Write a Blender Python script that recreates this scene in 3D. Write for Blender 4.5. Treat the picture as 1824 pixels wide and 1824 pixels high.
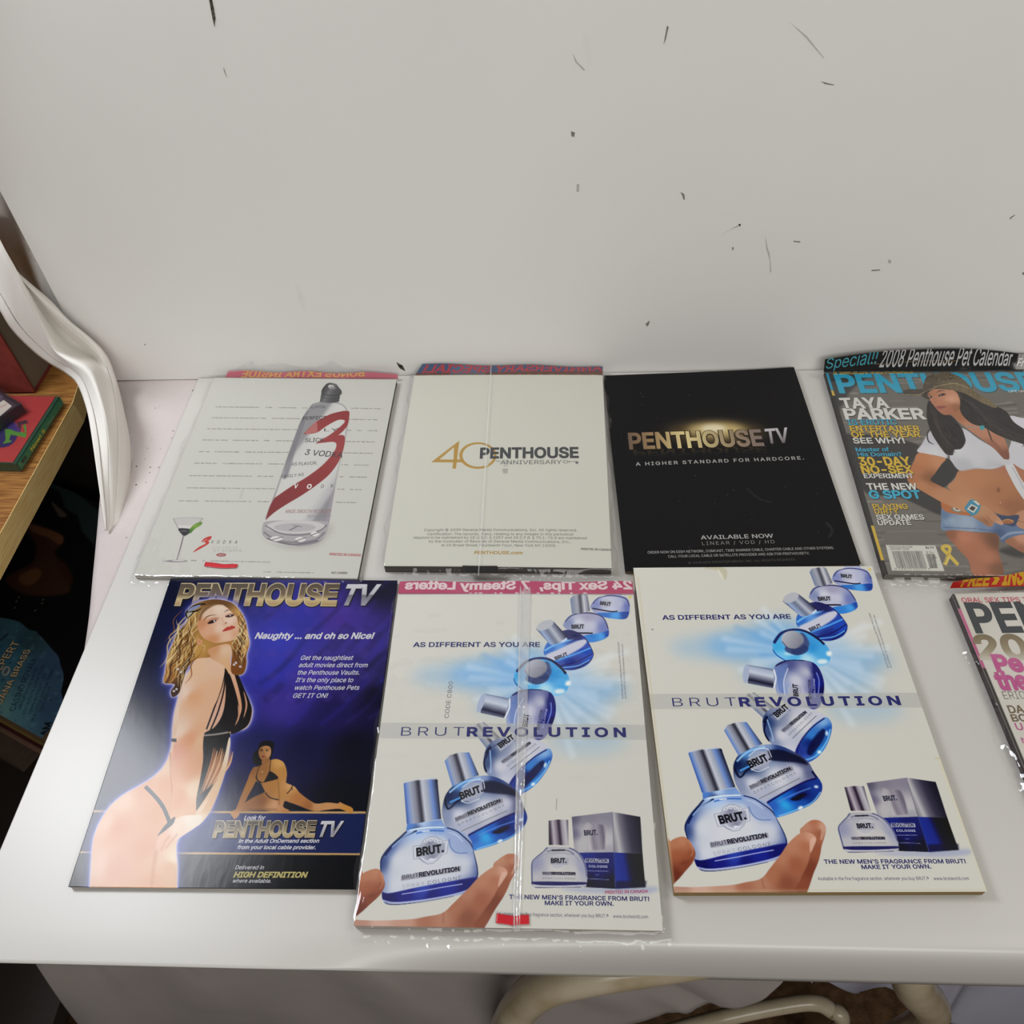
import bpy, bmesh, math, random
import numpy as np
from mathutils import Vector, Matrix
from mathutils.geometry import delaunay_2d_cdt

random.seed(7)
RNG = np.random.default_rng(7)
for o in list(bpy.data.objects):
    bpy.data.objects.remove(o)
SC = bpy.context.scene
COL = SC.collection

# ------------------------------------------------------------------ camera, light, exposure
T = 0.74                       # height of the table's white board above the floor
FPX, HC = 1521.71, 0.605       # focal length in pixels of the 1824 frame, lens height above the board

def cam_axes(yaw=4.55135, pitch=48.640418, roll=-3.688131):
    p, r, y = (math.radians(a) for a in (pitch, roll, yaw))
    cp, sp = math.cos(p), math.sin(p)
    Rz = Matrix.Rotation(y, 3, 'Z')
    fwd = Rz @ Vector((0, cp, -sp)); rt = Rz @ Vector((1, 0, 0)); up = Rz @ Vector((0, sp, cp))
    c, s = math.cos(r), math.sin(r)
    return fwd, c * rt + s * up, -s * rt + c * up
FW, RT, UP = cam_axes()
cd = bpy.data.cameras.new('camera'); cam = bpy.data.objects.new('camera', cd); COL.objects.link(cam)
cd.sensor_fit = 'HORIZONTAL'; cd.sensor_width = 36.0; cd.lens = 36.0 * FPX / 1824
cd.clip_start = 0.02; cd.clip_end = 30
cam.matrix_world = Matrix(((RT.x, UP.x, -FW.x, 0), (RT.y, UP.y, -FW.y, 0), (RT.z, UP.z, -FW.z, T + HC), (0, 0, 0, 1)))
SC.camera = cam

w = bpy.data.worlds.new('room_light'); SC.world = w; w.use_nodes = True
w.node_tree.nodes['Background'].inputs[0].default_value = (1.0, 0.97, 0.93, 1)
w.node_tree.nodes['Background'].inputs[1].default_value = 0.30

def area(name, loc, target, sx, sy, power, col):
    d = bpy.data.lights.new(name, 'AREA'); d.shape = 'RECTANGLE'; d.size = sx; d.size_y = sy
    d.energy = power; d.color = col
    o = bpy.data.objects.new(name, d); COL.objects.link(o); o.location = loc
    o.rotation_euler = (Vector(target) - Vector(loc)).to_track_quat('-Z', 'Y').to_euler()
    return o
area('window_lamp_cool', (-0.86, 0.63, T + 0.98), (-0.35, 0.3, T), 0.28, 0.42, 12.0, (0.92, 0.95, 1.0))
area('front_fill_lamp', (0.45, -1.2, T + 1.15), (0.2, 0.7, T + 0.2), 1.5, 0.8, 23, (1.0, 0.99, 0.95))  # unseen frontal lamp, added low to brighten the upright board
area('ceiling_lamp_warm', (1.35, 0.45, T + 1.7), (0.3, 0.4, T), 0.6, 0.6, 8, (1.0, 0.96, 0.87))
SC.view_settings.view_transform = 'Standard'; SC.view_settings.look = 'None'
SC.view_settings.exposure = -0.46; SC.view_settings.gamma = 1.0; SC.view_settings.use_curve_mapping = False

# ------------------------------------------------------------------ helpers
def ray(x, y):
    return FW + RT * ((x - 912) / FPX) - UP * ((y - 912) / FPX)
def at(x, y, z=0.0):
    """point of the place seen at photo pixel x,y on the level z (metres above the board)"""
    d = ray(x, y); t = (z - HC) / d.z
    return Vector((d.x * t, d.y * t, T + z))
def at_y(x, y, Y):
    d = ray(x, y); t = Y / d.y
    return Vector((d.x * t, Y, T + HC + d.z * t))
def at_plane(x, y, y0, slope):
    """on the leaning sheet  Y = y0 + slope*(-z)"""
    d = ray(x, y)
    t = (y0 - slope * HC) / (d.y + slope * d.z)
    return Vector((d.x * t, d.y * t, T + HC + d.z * t))

def s2l(v):
    v = np.asarray(v, float)
    return np.where(v <= 0.04045, v / 12.92, ((v + 0.055) / 1.055) ** 2.4)
def hx(h):
    h = h.lstrip('#'); return np.array([int(h[i:i + 2], 16) / 255 for i in (0, 2, 4)])
def lin(h, k=1.0):
    return tuple(np.clip(s2l(hx(h)) * k, 0, 0.95)) + (1.0,)

def mat(name, col, rough=0.5, spec=0.5, metal=0.0, var=0.0, scale=40.0, bump=0.0, bscale=200.0, stretch=(1, 1, 1), col2=None, coat=0.0, k=1.0):
    m = bpy.data.materials.new(name); m.use_nodes = True
    nt = m.node_tree; b = nt.nodes['Principled BSDF']
    b.inputs['Roughness'].default_value = rough; b.inputs['Metallic'].default_value = metal
    b.inputs['Specular IOR Level'].default_value = spec; b.inputs['Coat Weight'].default_value = coat
    tc = nt.nodes.new('ShaderNodeTexCoord'); mp = nt.nodes.new('ShaderNodeMapping')
    mp.inputs['Scale'].default_value = stretch
    nt.links.new(tc.outputs['Object'], mp.inputs[0])
    n = nt.nodes.new('ShaderNodeTexNoise'); n.inputs['Scale'].default_value = scale; n.inputs['Detail'].default_value = 5
    nt.links.new(mp.outputs[0], n.inputs['Vector'])
    r = nt.nodes.new('ShaderNodeValToRGB')
    c1 = np.array(lin(col, k)); c2 = np.array(lin(col2, k)) if col2 else c1 * np.array([1 - var] * 3 + [1])
    r.color_ramp.elements[0].position = 0.35; r.color_ramp.elements[1].position = 0.65
    r.color_ramp.elements[0].color = tuple(c2); r.color_ramp.elements[1].color = tuple(c1)
    nt.links.new(n.outputs[0], r.inputs[0]); nt.links.new(r.outputs[0], b.inputs['Base Color'])
    if bump:
        n2 = nt.nodes.new('ShaderNodeTexNoise'); n2.inputs['Scale'].default_value = bscale; n2.inputs['Detail'].default_value = 4
        nt.links.new(mp.outputs[0], n2.inputs['Vector'])
        bp = nt.nodes.new('ShaderNodeBump'); bp.inputs['Strength'].default_value = bump; bp.inputs['Distance'].default_value = 0.002
        nt.links.new(n2.outputs[0], bp.inputs['Height']); nt.links.new(bp.outputs[0], b.inputs['Normal'])
    return m

def attr_mat(name, rough=0.3, spec=0.5, coat=0.0, bump=0.0, bscale=60, stretch=(1, 1, 1)):
    m = mat(name, '#808080', rough, spec, coat=coat, bump=bump, bscale=bscale, stretch=stretch)
    nt = m.node_tree; b = nt.nodes['Principled BSDF']
    a = nt.nodes.new('ShaderNodeAttribute'); a.attribute_name = 'Col'
    nt.links.new(a.outputs['Color'], b.inputs['Base Color'])
    return m

def film_mat(name, tint=(1, 1, 1), veil=0.05, gloss=1.0, bump=0.25, bscale=35, rough=0.06, veilcol=(0.8, 0.8, 0.8, 1)):
    m = bpy.data.materials.new(name); m.use_nodes = True; nt = m.node_tree; nt.nodes.clear()
    out = nt.nodes.new('ShaderNodeOutputMaterial')
    tr = nt.nodes.new('ShaderNodeBsdfTransparent'); tr.inputs[0].default_value = (*tint, 1)
    gl = nt.nodes.new('ShaderNodeBsdfGlossy'); gl.inputs['Roughness'].default_value = rough
    di = nt.nodes.new('ShaderNodeBsdfDiffuse'); di.inputs[0].default_value = veilcol
    fr = nt.nodes.new('ShaderNodeLayerWeight'); fr.inputs[0].default_value = 0.5
    pw = nt.nodes.new('ShaderNodeMath'); pw.operation = 'POWER'; pw.inputs[1].default_value = 4.0
    mu = nt.nodes.new('ShaderNodeMath'); mu.operation = 'MULTIPLY_ADD'; mu.inputs[1].default_value = 0.85 * gloss; mu.inputs[2].default_value = 0.06 * gloss; mu.use_clamp = True
    nt.links.new(fr.outputs['Facing'], pw.inputs[0]); nt.links.new(pw.outputs[0], mu.inputs[0])
    m1 = nt.nodes.new('ShaderNodeMixShader'); m1.inputs[0].default_value = veil
    nt.links.new(tr.outputs[0], m1.inputs[1]); nt.links.new(di.outputs[0], m1.inputs[2])
    m2 = nt.nodes.new('ShaderNodeMixShader')
    nt.links.new(mu.outputs[0], m2.inputs[0]); nt.links.new(m1.outputs[0], m2.inputs[1]); nt.links.new(gl.outputs[0], m2.inputs[2])
    nt.links.new(m2.outputs[0], out.inputs[0])
    tc = nt.nodes.new('ShaderNodeTexCoord'); mp = nt.nodes.new('ShaderNodeMapping'); mp.inputs['Rotation'].default_value = (0, 0, 0.5)
    mp.inputs['Scale'].default_value = (1, 0.35, 1)
    n = nt.nodes.new('ShaderNodeTexNoise'); n.inputs['Scale'].default_value = bscale; n.inputs['Detail'].default_value = 3
    n.inputs['Distortion'].default_value = 0.8
    bp = nt.nodes.new('ShaderNodeBump'); bp.inputs['Strength'].default_value = bump; bp.inputs['Distance'].default_value = 0.01
    nt.links.new(tc.outputs['Object'], mp.inputs[0]); nt.links.new(mp.outputs[0], n.inputs['Vector'])
    nt.links.new(n.outputs[0], bp.inputs['Height'])
    for s in (gl, fr): nt.links.new(bp.outputs[0], s.inputs['Normal'])
    return m

def tag(o, label=None, cat=None, group=None, kind=None):
    if label: o['label'] = label
    if cat: o['category'] = cat
    if group: o['group'] = group
    if kind: o['kind'] = kind
    return o
def empty(name, loc):
    o = bpy.data.objects.new(name, None); COL.objects.link(o); o.location = loc; o.empty_display_size = 0.05
    return o
def origin_of(parent):
    v = Vector((0, 0, 0))
    while parent is not None:
        v += parent.location; parent = parent.parent
    return v
def link_mesh(name, me, m, parent=None, loc=None):
    """mesh given in world coordinates; its origin goes to loc (or stays at the parent's)"""
    o = bpy.data.objects.new(name, me); COL.objects.link(o)
    org = Vector(loc) if loc is not None else (origin_of(parent) if parent else Vector((0, 0, 0)))
    me.transform(Matrix.Translation(-org))
    if parent: o.parent = parent
    o.location = org - origin_of(parent)
    for mm in (m if isinstance(m, (list, tuple)) else [m]): me.materials.append(mm)
    return o
def mesh(name, verts, faces, smooth=False):
    me = bpy.data.meshes.new(name); me.from_pydata([tuple(v) for v in verts], [], faces); me.update()
    if smooth: me.polygons.foreach_set('use_smooth', [True] * len(me.polygons))
    return me
def bm_obj(name, bm, m, parent=None, loc=None, smooth=False):
    me = bpy.data.meshes.new(name); bm.to_mesh(me); bm.free()
    if smooth: me.polygons.foreach_set('use_smooth', [True] * len(me.polygons))
    return link_mesh(name, me, m, parent, loc)
def box_bm(bm, x0, x1, y0, y1, z0, z1, bev=0.0):
    vs = [bm.verts.new((x, y, z)) for z in (z0, z1) for x, y in ((x0, y0), (x1, y0), (x1, y1), (x0, y1))]
    fs = [(3, 2, 1, 0), (4, 5, 6, 7), (0, 1, 5, 4), (1, 2, 6, 5), (2, 3, 7, 6), (3, 0, 4, 7)]
    nf = [bm.faces.new([vs[i] for i in f]) for f in fs]
    if bev:
        es = list({e for f in nf for e in f.edges})
        bmesh.ops.bevel(bm, geom=es, offset=bev, segments=2, affect='EDGES', profile=0.7)
def prism_bm(bm, poly, z0, z1, bev=0.0):
    """upright prism over a ccw list of xy points"""
    n = len(poly)
    a = [bm.verts.new((p[0], p[1], z0)) for p in poly]; b = [bm.verts.new((p[0], p[1], z1)) for p in poly]
    fs = [bm.faces.new(a[::-1]), bm.faces.new(b)] + [bm.faces.new((a[i], a[(i + 1) % n], b[(i + 1) % n], b[i])) for i in range(n)]
    if bev:
        bmesh.ops.bevel(bm, geom=list({e for f in fs for e in f.edges}), offset=bev, segments=2, affect='EDGES', profile=0.7)
def cr(pts, n=8, closed=False):
    """Catmull-Rom through points of any dimension; a doubled point makes a corner"""
    P = np.array(pts, float); N = len(P); out = []
    rng = range(N if closed else N - 1)
    for i in rng:
        p1, p2 = P[i], P[(i + 1) % N]
        p0 = P[i - 1] if (closed or i > 0) else p1
        p3 = P[(i + 2) % N] if (closed or i + 2 < N) else p2
        if np.allclose(p1, p2): continue
        for t in np.arange(n) / n:
            out.append(0.5 * (2 * p1 + (p2 - p0) * t + (2 * p0 - 5 * p1 + 4 * p2 - p3) * t * t + (3 * p1 - p0 - 3 * p2 + p3) * t ** 3))
    if not closed: out.append(P[-1])
    return np.array(out)
def tube_bm(bm, pts, rad, seg=14, n=8, cap=True):
    path = [Vector(p) for p in cr(pts, n)]
    rings = []; up = Vector((0.3, 0.2, 1)).normalized()
    for i, p in enumerate(path):
        d = (path[min(i + 1, len(path) - 1)] - path[max(i - 1, 0)]).normalized()
        u = (up - d * up.dot(d)).normalized(); v = d.cross(u); up = u
        rings.append([bm.verts.new(p + rad * (math.cos(a) * u + math.sin(a) * v)) for a in np.linspace(0, 2 * math.pi, seg, endpoint=False)])
    for a, b in zip(rings, rings[1:]):
        for j in range(seg): bm.faces.new((a[j], a[(j + 1) % seg], b[(j + 1) % seg], b[j]))
    if cap: bm.faces.new(rings[0][::-1]); bm.faces.new(rings[-1])
def grid_mesh(name, rows, smooth=True):
    """rows: list of equally long lists of points"""
    n = len(rows[0]); vs = [p for r in rows for p in r]
    fs = [(i * n + j, i * n + j + 1, (i + 1) * n + j + 1, (i + 1) * n + j) for i in range(len(rows) - 1) for j in range(n - 1)]
    return mesh(name, vs, fs, smooth)
def solidify(o, t, offset=-1):
    md = o.modifiers.new('thickness', 'SOLIDIFY'); md.thickness = t; md.offset = offset

# ------------------------------------------------------------------ lettering
_tc = {}
def sans():
    # the sans face that ships inside Blender; its built-in face if that is missing
    try:
        import os
        return bpy.data.fonts.load(os.path.join(bpy.utils.system_resource('DATAFILES'), 'fonts', 'Inter.woff2'))
    except Exception:
        return None
FONT = sans()
def offset_loop(P, d):
    """moves a loop d to the right of its direction (outwards for a counter-clockwise one)"""
    a = P - np.roll(P, 1, axis=0); b = np.roll(P, -1, axis=0) - P
    a /= np.linalg.norm(a, axis=1)[:, None] + 1e-12; b /= np.linalg.norm(b, axis=1)[:, None] + 1e-12
    na = np.stack([a[:, 1], -a[:, 0]], 1); nb = np.stack([b[:, 1], -b[:, 0]], 1)
    m = na + nb; k = 2 / np.maximum((m * m).sum(1), 0.8)
    return P + m * (k * d)[:, None]
def glyphs(s, bold=0.0, space=1.0):
    """2D triangles and outline edges of a line of text, capital height 1, left edge at x = 0"""
    key = (s, bold, space)
    if key in _tc: return _tc[key]
    def raw(txt):
        c = bpy.data.curves.new('lettering', 'FONT'); c.body = txt; c.size = 1; c.resolution_u = 3
        if FONT: c.font = FONT
        c.space_character = space
        c.dimensions = '2D'; c.fill_mode = 'NONE'
        o = bpy.data.objects.new('lettering', c); COL.objects.link(o)
        me = o.evaluated_get(bpy.context.evaluated_depsgraph_get()).to_mesh()
        V = np.array([v.co[:2] for v in me.vertices]).reshape(-1, 2)
        nx = {}
        for e in me.edges:
            i, j = e.vertices; nx.setdefault(i, []).append(j); nx.setdefault(j, []).append(i)
        bpy.data.objects.remove(o); bpy.data.curves.remove(c)
        loops, seen = [], set()
        for i in sorted(nx):
            if i in seen or len(nx[i]) != 2: continue
            L = [i]; seen.add(i); cur = i + 1 if i + 1 in nx[i] else nx[i][0]
            while cur not in seen:
                L.append(cur); seen.add(cur)
                n2 = [k for k in nx[cur] if k not in seen]
                if not n2: break
                cur = n2[0]
            P = V[L]; P = P[np.linalg.norm(P - np.roll(P, 1, axis=0), axis=1) > 1e-6]
            if len(P) > 2: loops.append(P)
        return loops
    area_ = lambda P: 0.5 * (P[:, 0] * np.roll(P[:, 1], -1) - np.roll(P[:, 0], -1) * P[:, 1]).sum()
    def oriented(txt):
        L = raw(txt)
        if not L: return L
        big = max(L, key=lambda P: abs(area_(P)))
        if area_(big) < 0: L = [P[::-1] for P in L]
        return [offset_loop(P, bold * 0.70) if bold else P for P in L]
    if 'cap' not in _tc: _tc['cap'] = max(P[:, 1].max() for P in raw('H'))
    L = oriented(s)
    if not L:
        _tc[key] = (np.zeros((0, 2)), [], np.zeros((0, 2, 2))); return _tc[key]
    x0 = min(P[:, 0].min() for P in L); L = [(P - [x0, 0]) / _tc['cap'] for P in L]
    # triangles of the plane cut by every outline, kept where the outlines wind around them
    pts, ed, n = [], [], 0
    for P in L:
        k = len(P); pts += [Vector((x, y)) for x, y in P]; ed += [(n + i, n + (i + 1) % k) for i in range(k)]; n += k
    vo, _, fo = delaunay_2d_cdt(pts, ed, [], 0, 1e-5)[:3]
    V = np.array([v[:] for v in vo]); F = np.array([f for f in fo if len(f) == 3], int)
    E = np.concatenate([np.stack([P, np.roll(P, -1, axis=0)], 1) for P in L])
    ce = V[F].mean(axis=1); wn = np.zeros(len(F))
    for (xa, ya), (xb, yb) in E:
        if ya == yb: continue
        lo, hi = min(ya, yb), max(ya, yb)
        k = (ce[:, 1] >= lo) & (ce[:, 1] < hi); xi = xa + (ce[:, 1] - ya) * (xb - xa) / (yb - ya)
        wn += np.where(k & (xi > ce[:, 0]), 1.0 if yb > ya else -1.0, 0)
    F = F[np.abs(wn) > 0.5]
    A_, B_, C_ = V[F[:, 0]], V[F[:, 1]], V[F[:, 2]]
    ccw = (B_[:, 0] - A_[:, 0]) * (C_[:, 1] - A_[:, 1]) - (C_[:, 0] - A_[:, 0]) * (B_[:, 1] - A_[:, 1]) > 0
    F = np.where(ccw[:, None], F, F[:, ::-1])
    _tc[key] = (V, [tuple(int(q) for q in f) for f in F], E)
    return _tc[key]

# ------------------------------------------------------------------ printed pages
def homog(src, dst):
    A = []
    for (x, y), (u, v) in zip(src, dst):
        A.append([x, y, 1, 0, 0, 0, -u * x, -u * y, -u]); A.append([0, 0, 0, x, y, 1, -v * x, -v * y, -v])
    h = np.linalg.svd(np.array(A))[2][-1]
    return (h / h[-1]).reshape(3, 3)
def box_blur(a, r):
    if r < 1: return a
    for ax in (0, 1):
        p = np.pad(a, [(r + 1, r) if k == ax else (0, 0) for k in (0, 1)], mode='edge').cumsum(axis=ax)
        n = a.shape[ax]; k = 2 * r + 1
        hi = np.take(p, np.arange(k, k + n), axis=ax); lo = np.take(p, np.arange(0, n), axis=ax)
        a = (hi - lo) / k
    return a

class Page:
    """a printed sheet: colours are laid on a fine mesh of W x H mm, lettering as flat outlines on it"""
    def __init__(s, quad, W=203.0, H=273.0, res=0.4, paper='#cfcdc5'):
        s.quad, s.W, s.H, s.res = quad, W, H, res
        s.nw, s.nh = int(round(W / res)) + 1, int(round(H / res)) + 1
        s.Hm = homog(quad, [(0, 0), (W, 0), (W, H), (0, H)])
        s.img = np.tile(hx(paper), (s.nh, s.nw, 1)); s.letters = []; s.z()
        s.gx, s.gy = np.meshgrid(np.linspace(0, W, s.nw), np.linspace(0, H, s.nh))
    def z(s, ox=0, oy=0, k=1.0): s.fr = (ox, oy, k); return s
    def mm(s, pts):
        P = np.atleast_2d(np.array(pts, float)); ox, oy, k = s.fr
        q = np.c_[ox + P[:, 0] * k, oy + P[:, 1] * k, np.ones(len(P))] @ s.Hm.T
        return q[:, :2] / q[:, 2:]
    def cover_edges(s, E):
        """coverage mask of signed outline edges (mm)"""
        E = np.asarray(E, float) / s.res + 0.5; ss = 4
        m = np.zeros((s.nh, s.nw))
        if not len(E): return m
        y0 = max(0, int(E[..., 1].min()) - 1); y1 = min(s.nh, int(E[..., 1].max()) + 2)
        if y1 <= y0: return m
        acc = np.zeros(((y1 - y0) * ss, s.nw + 2))
        E = E.copy(); E[..., 1] = (E[..., 1] - y0) * ss
        R = acc.shape[0]
        for (xa, ya), (xb, yb) in E:
            if ya == yb: continue
            sg = 1.0
            if ya > yb: xa, ya, xb, yb, sg = xb, yb, xa, ya, -1.0
            r0, r1 = max(0, math.ceil(ya - 0.5)), min(R, math.ceil(yb - 0.5))
            if r1 <= r0: continue
            r = np.arange(r0, r1); x = np.clip(xa + (r + 0.5 - ya) * (xb - xa) / (yb - ya), 0, s.nw)
            ix = x.astype(int); fr = x - ix
            acc[r, ix] += sg * (1 - fr); acc[r, ix + 1] += sg * fr
        c = np.abs(acc.cumsum(axis=1)[:, :s.nw]).clip(0, 1)
        m[y0:y1] = c.reshape(y1 - y0, ss, s.nw).mean(axis=1)
        return m
    def mask(s, pts, smooth=True, n=6):
        P = s.mm(pts)
        if smooth: P = cr(P, n, True)
        return s.cover_edges(np.stack([P, np.roll(P, -1, axis=0)], axis=1))
    def lay(s, m, fill, alpha=1.0, blur=0.0):
        if blur:
            r = max(1, int(blur / s.res / 1.7)); m = box_blur(box_blur(m, r), r)
        m = m * alpha
        ys = np.where(m.max(axis=1) > 0.002)[0]; xs = np.where(m.max(axis=0) > 0.002)[0]
        if not len(ys) or not len(xs): return
        sl = (slice(ys[0], ys[-1] + 1), slice(xs[0], xs[-1] + 1))
        X, Y = s.gx[sl], s.gy[sl]
        if isinstance(fill, str): c = hx(fill)
        elif fill[0] == 'lin':
            a, b = s.mm([fill[1], fill[2]]); d = b - a
            t = ((X - a[0]) * d[0] + (Y - a[1]) * d[1]) / (d @ d)
            ts = [q[0] for q in fill[3]]; cs = np.array([hx(q[1]) for q in fill[3]])
            c = np.stack([np.interp(t, ts, cs[:, i]) for i in range(3)], -1)
        else:
            cp = s.mm([q[:2] for q in fill[1]]); cs = np.array([hx(q[2]) for q in fill[1]])
            wsum = 0; c = 0
            for q, cc in zip(cp, cs):
                wt = 1.0 / (((X - q[0]) ** 2 + (Y - q[1]) ** 2) + 6.0) ** 1.5
                wsum = wsum + wt; c = c + wt[..., None] * cc
            c = c / wsum[..., None]
        mm = m[sl][..., None]
        s.img[sl] = s.img[sl] * (1 - mm) + c * mm
    def poly(s, pts, fill, smooth=True, alpha=1.0, blur=0.0, clip=None):
        m = s.mask(pts, smooth)
        if clip is not None: m = m * clip
        s.lay(m, fill, alpha, blur); return m
    def ell(s, cx, cy, rx, ry, fill, rot=0.0, alpha=1.0, blur=0.0, clip=None):
        a = np.linspace(0, 2 * math.pi, 40, endpoint=False); c_, s_ = math.cos(math.radians(rot)), math.sin(math.radians(rot))
        P = [(cx + rx * math.cos(t) * c_ - ry * math.sin(t) * s_, cy + rx * math.cos(t) * s_ + ry * math.sin(t) * c_) for t in a]
        return s.poly(P, fill, False, alpha, blur, clip)
    def line(s, pts, wd, fill, alpha=1.0, blur=0.0, smooth=True, taper=False, clip=None):
        P = np.array(pts, float)
        if smooth and len(P) > 2: P = cr(P, 6)
        d = np.gradient(P, axis=0); n = np.stack([-d[:, 1], d[:, 0]], 1); n /= np.linalg.norm(n, axis=1)[:, None] + 1e-9
        hw = np.full(len(P), wd / 2.0)
        if taper: hw = hw * np.sin(np.linspace(0.12, math.pi - 0.12, len(P)))
        s.poly(np.r_[P + n * hw[:, None], (P - n * hw[:, None])[::-1]], fill, False, alpha, blur, clip)
    def text(s, txt, a, b, cap, fill, bold=0.0, shear=0.0, space=1.0, raster=False, layer=1, alpha=1.0, mirror=False, blur=0.0, bend=0.0):
        """txt on the baseline a->b (traced points); cap = capital height there; fill = colour or [(t,colour)...] from foot to head"""
        V, F, E = glyphs(txt, bold, space)
        if not len(V): return
        A, B = s.mm([a, b]); d = B - A; L = np.linalg.norm(d); u = d / L; up = np.array([u[1], -u[0]])
        dv = np.array(b, float) - np.array(a, float); nv = np.array([dv[1], -dv[0]]) / np.linalg.norm(dv)
        C = s.mm([np.array(a, float) + nv * cap])[0] - A; h = abs(C @ up) * (1 if cap > 0 else -1)
        W = V[:, 0].max()
        def pos(Q):
            x = Q[..., 0] / W
            if mirror: x = 1 - x
            y = Q[..., 1] + bend * (4 * x * (1 - x))
            return A + (x * L)[..., None] * u + (y * h)[..., None] * up + (y * h * shear)[..., None] * u
        if raster:
            m = s.cover_edges(pos(E))
            f = fill if isinstance(fill, str) else ('mmlin', None)
            if isinstance(fill, str): s.lay(m, fill, alpha, blur)
            else:
                t = ((s.gx - A[0]) * up[0] + (s.gy - A[1]) * up[1]) / h
                cs = np.array([hx(q[1]) for q in fill]); ts = [q[0] for q in fill]
                c = np.stack([np.interp(t, ts, cs[:, i]) for i in range(3)], -1)
                m = (m * alpha)[..., None]; s.img = s.img * (1 - m) + c * m
            return
        if isinstance(fill, str): cols = np.tile(hx(fill), (len(V), 1))
        else:
            cs = np.array([hx(q[1]) for q in fill]); ts = [q[0] for q in fill]
            key = V[:, 0] / W if layer < 0 else V[:, 1]
            cols = np.stack([np.interp(key, ts, cs[:, i]) for i in range(3)], -1)
        s.letters.append((pos(V), F if not mirror else [f[::-1] for f in F], cols, abs(layer)))
    def copy_art(s, o):
        s.img = o.img.copy(); s.letters = list(o.letters)

GAIN = 1.08            # printed colour -> paper reflectance
def page_geo(pg, corners, zfun, gain=GAIN, lift=0.00009):
    """vertices, faces and colours of a page whose corners (TL,TR,BR,BL) are world points"""
    c = np.array([v[:] for v in corners])
    def world(P):
        u = (P[:, 0] / pg.W)[:, None]; v = (P[:, 1] / pg.H)[:, None]
        w_ = (1 - u) * (1 - v) * c[0] + u * (1 - v) * c[1] + u * v * c[2] + (1 - u) * v * c[3]
        w_[:, 2] += zfun(u[:, 0], v[:, 0]); return w_
    G = np.c_[pg.gx.ravel(), pg.gy.ravel()]
    V = [world(G)]; C = [pg.img.reshape(-1, 3)]
    idx = np.arange(pg.nw * pg.nh).reshape(pg.nh, pg.nw)
    q = np.stack([idx[:-1, :-1], idx[1:, :-1], idx[1:, 1:], idx[:-1, 1:]], -1).reshape(-1, 4)
    # turned-down rim gives the sheet its thickness
    rim = np.r_[idx[0, :], idx[1:, -1], idx[-1, -2::-1], idx[-2:0:-1, 0]]
    rv = V[0][rim].copy(); rv[:, 2] -= 0.0004; n0 = len(V[0]); V.append(rv); C.append(C[0][rim] * 0.6 + 0.3 * C[0][rim].mean())
    k = len(rim); i = np.arange(k); j = (i + 1) % k
    rq = np.stack([rim[i], rim[j], n0 + j, n0 + i], -1)
    quads = np.r_[q, rq]; tris = []; n = n0 + k
    for P, F, cols, layer in pg.letters:
        w_ = world(np.clip(P, 0, [pg.W, pg.H])); w_[:, 2] += lift * layer
        V.append(w_); C.append(cols); tris += [tuple(n + a for a in f) for f in F]; n += len(P)
    return np.concatenate(V), quads, np.array(tris, int).reshape(-1, 3), np.clip(s2l(np.clip(np.concatenate(C), 0, 1)) * gain, 0, 0.92)
def page_obj(name, pg, corners, zfun, m, parent, gain=GAIN, lift=0.00009):
    V, Q, Tr, C = page_geo(pg, corners, zfun, gain, lift)
    me = bpy.data.meshes.new(name)
    me.vertices.add(len(V)); me.vertices.foreach_set('co', V.ravel().astype(np.float32))
    loops = np.r_[Q.ravel(), Tr.ravel()]; np_ = len(Q) + len(Tr)
    me.loops.add(len(loops)); me.loops.foreach_set('vertex_index', loops.astype(np.int32))
    st = np.r_[np.arange(len(Q)) * 4, len(Q) * 4 + np.arange(len(Tr)) * 3]
    me.polygons.add(np_); me.polygons.foreach_set('loop_start', st.astype(np.int32))
    me.polygons.foreach_set('use_smooth', np.r_[np.ones(len(Q), bool), np.zeros(len(Tr), bool)])
    me.update(calc_edges=True); me.validate()
    a = me.color_attributes.new('Col', 'FLOAT_COLOR', 'POINT')
    a.data.foreach_set('color', np.c_[C, np.ones(len(C))].ravel().astype(np.float32))
    return link_mesh(name, me, m, parent)

# ------------------------------------------------------------------ the room
M_floor = mat('brown_carpet', '#5c4430', 0.95, 0.1, var=0.35, scale=60, bump=0.6, bscale=500, col2='#3f2e1e')
M_wall = mat('shade_toned_wall', '#4a4340', 0.9, 0.2, var=0.15, scale=8)  # wall colour kept dark to carry the shade behind the shelf
bm = bmesh.new(); box_bm(bm, -1.9, 1.9, -1.3, 1.25, -0.03, 0.0)
tag(bm_obj('floor', bm, M_floor), kind='structure')
bm = bmesh.new(); box_bm(bm, -1.9, 1.9, 1.25, 1.3, 0, 2.6)
tag(bm_obj('wall_back', bm, M_wall), kind='structure')
bm = bmesh.new(); box_bm(bm, -1.95, -1.9, -1.3, 1.3, 0, 2.6)
tag(bm_obj('wall_left', bm, M_wall), kind='structure')

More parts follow.
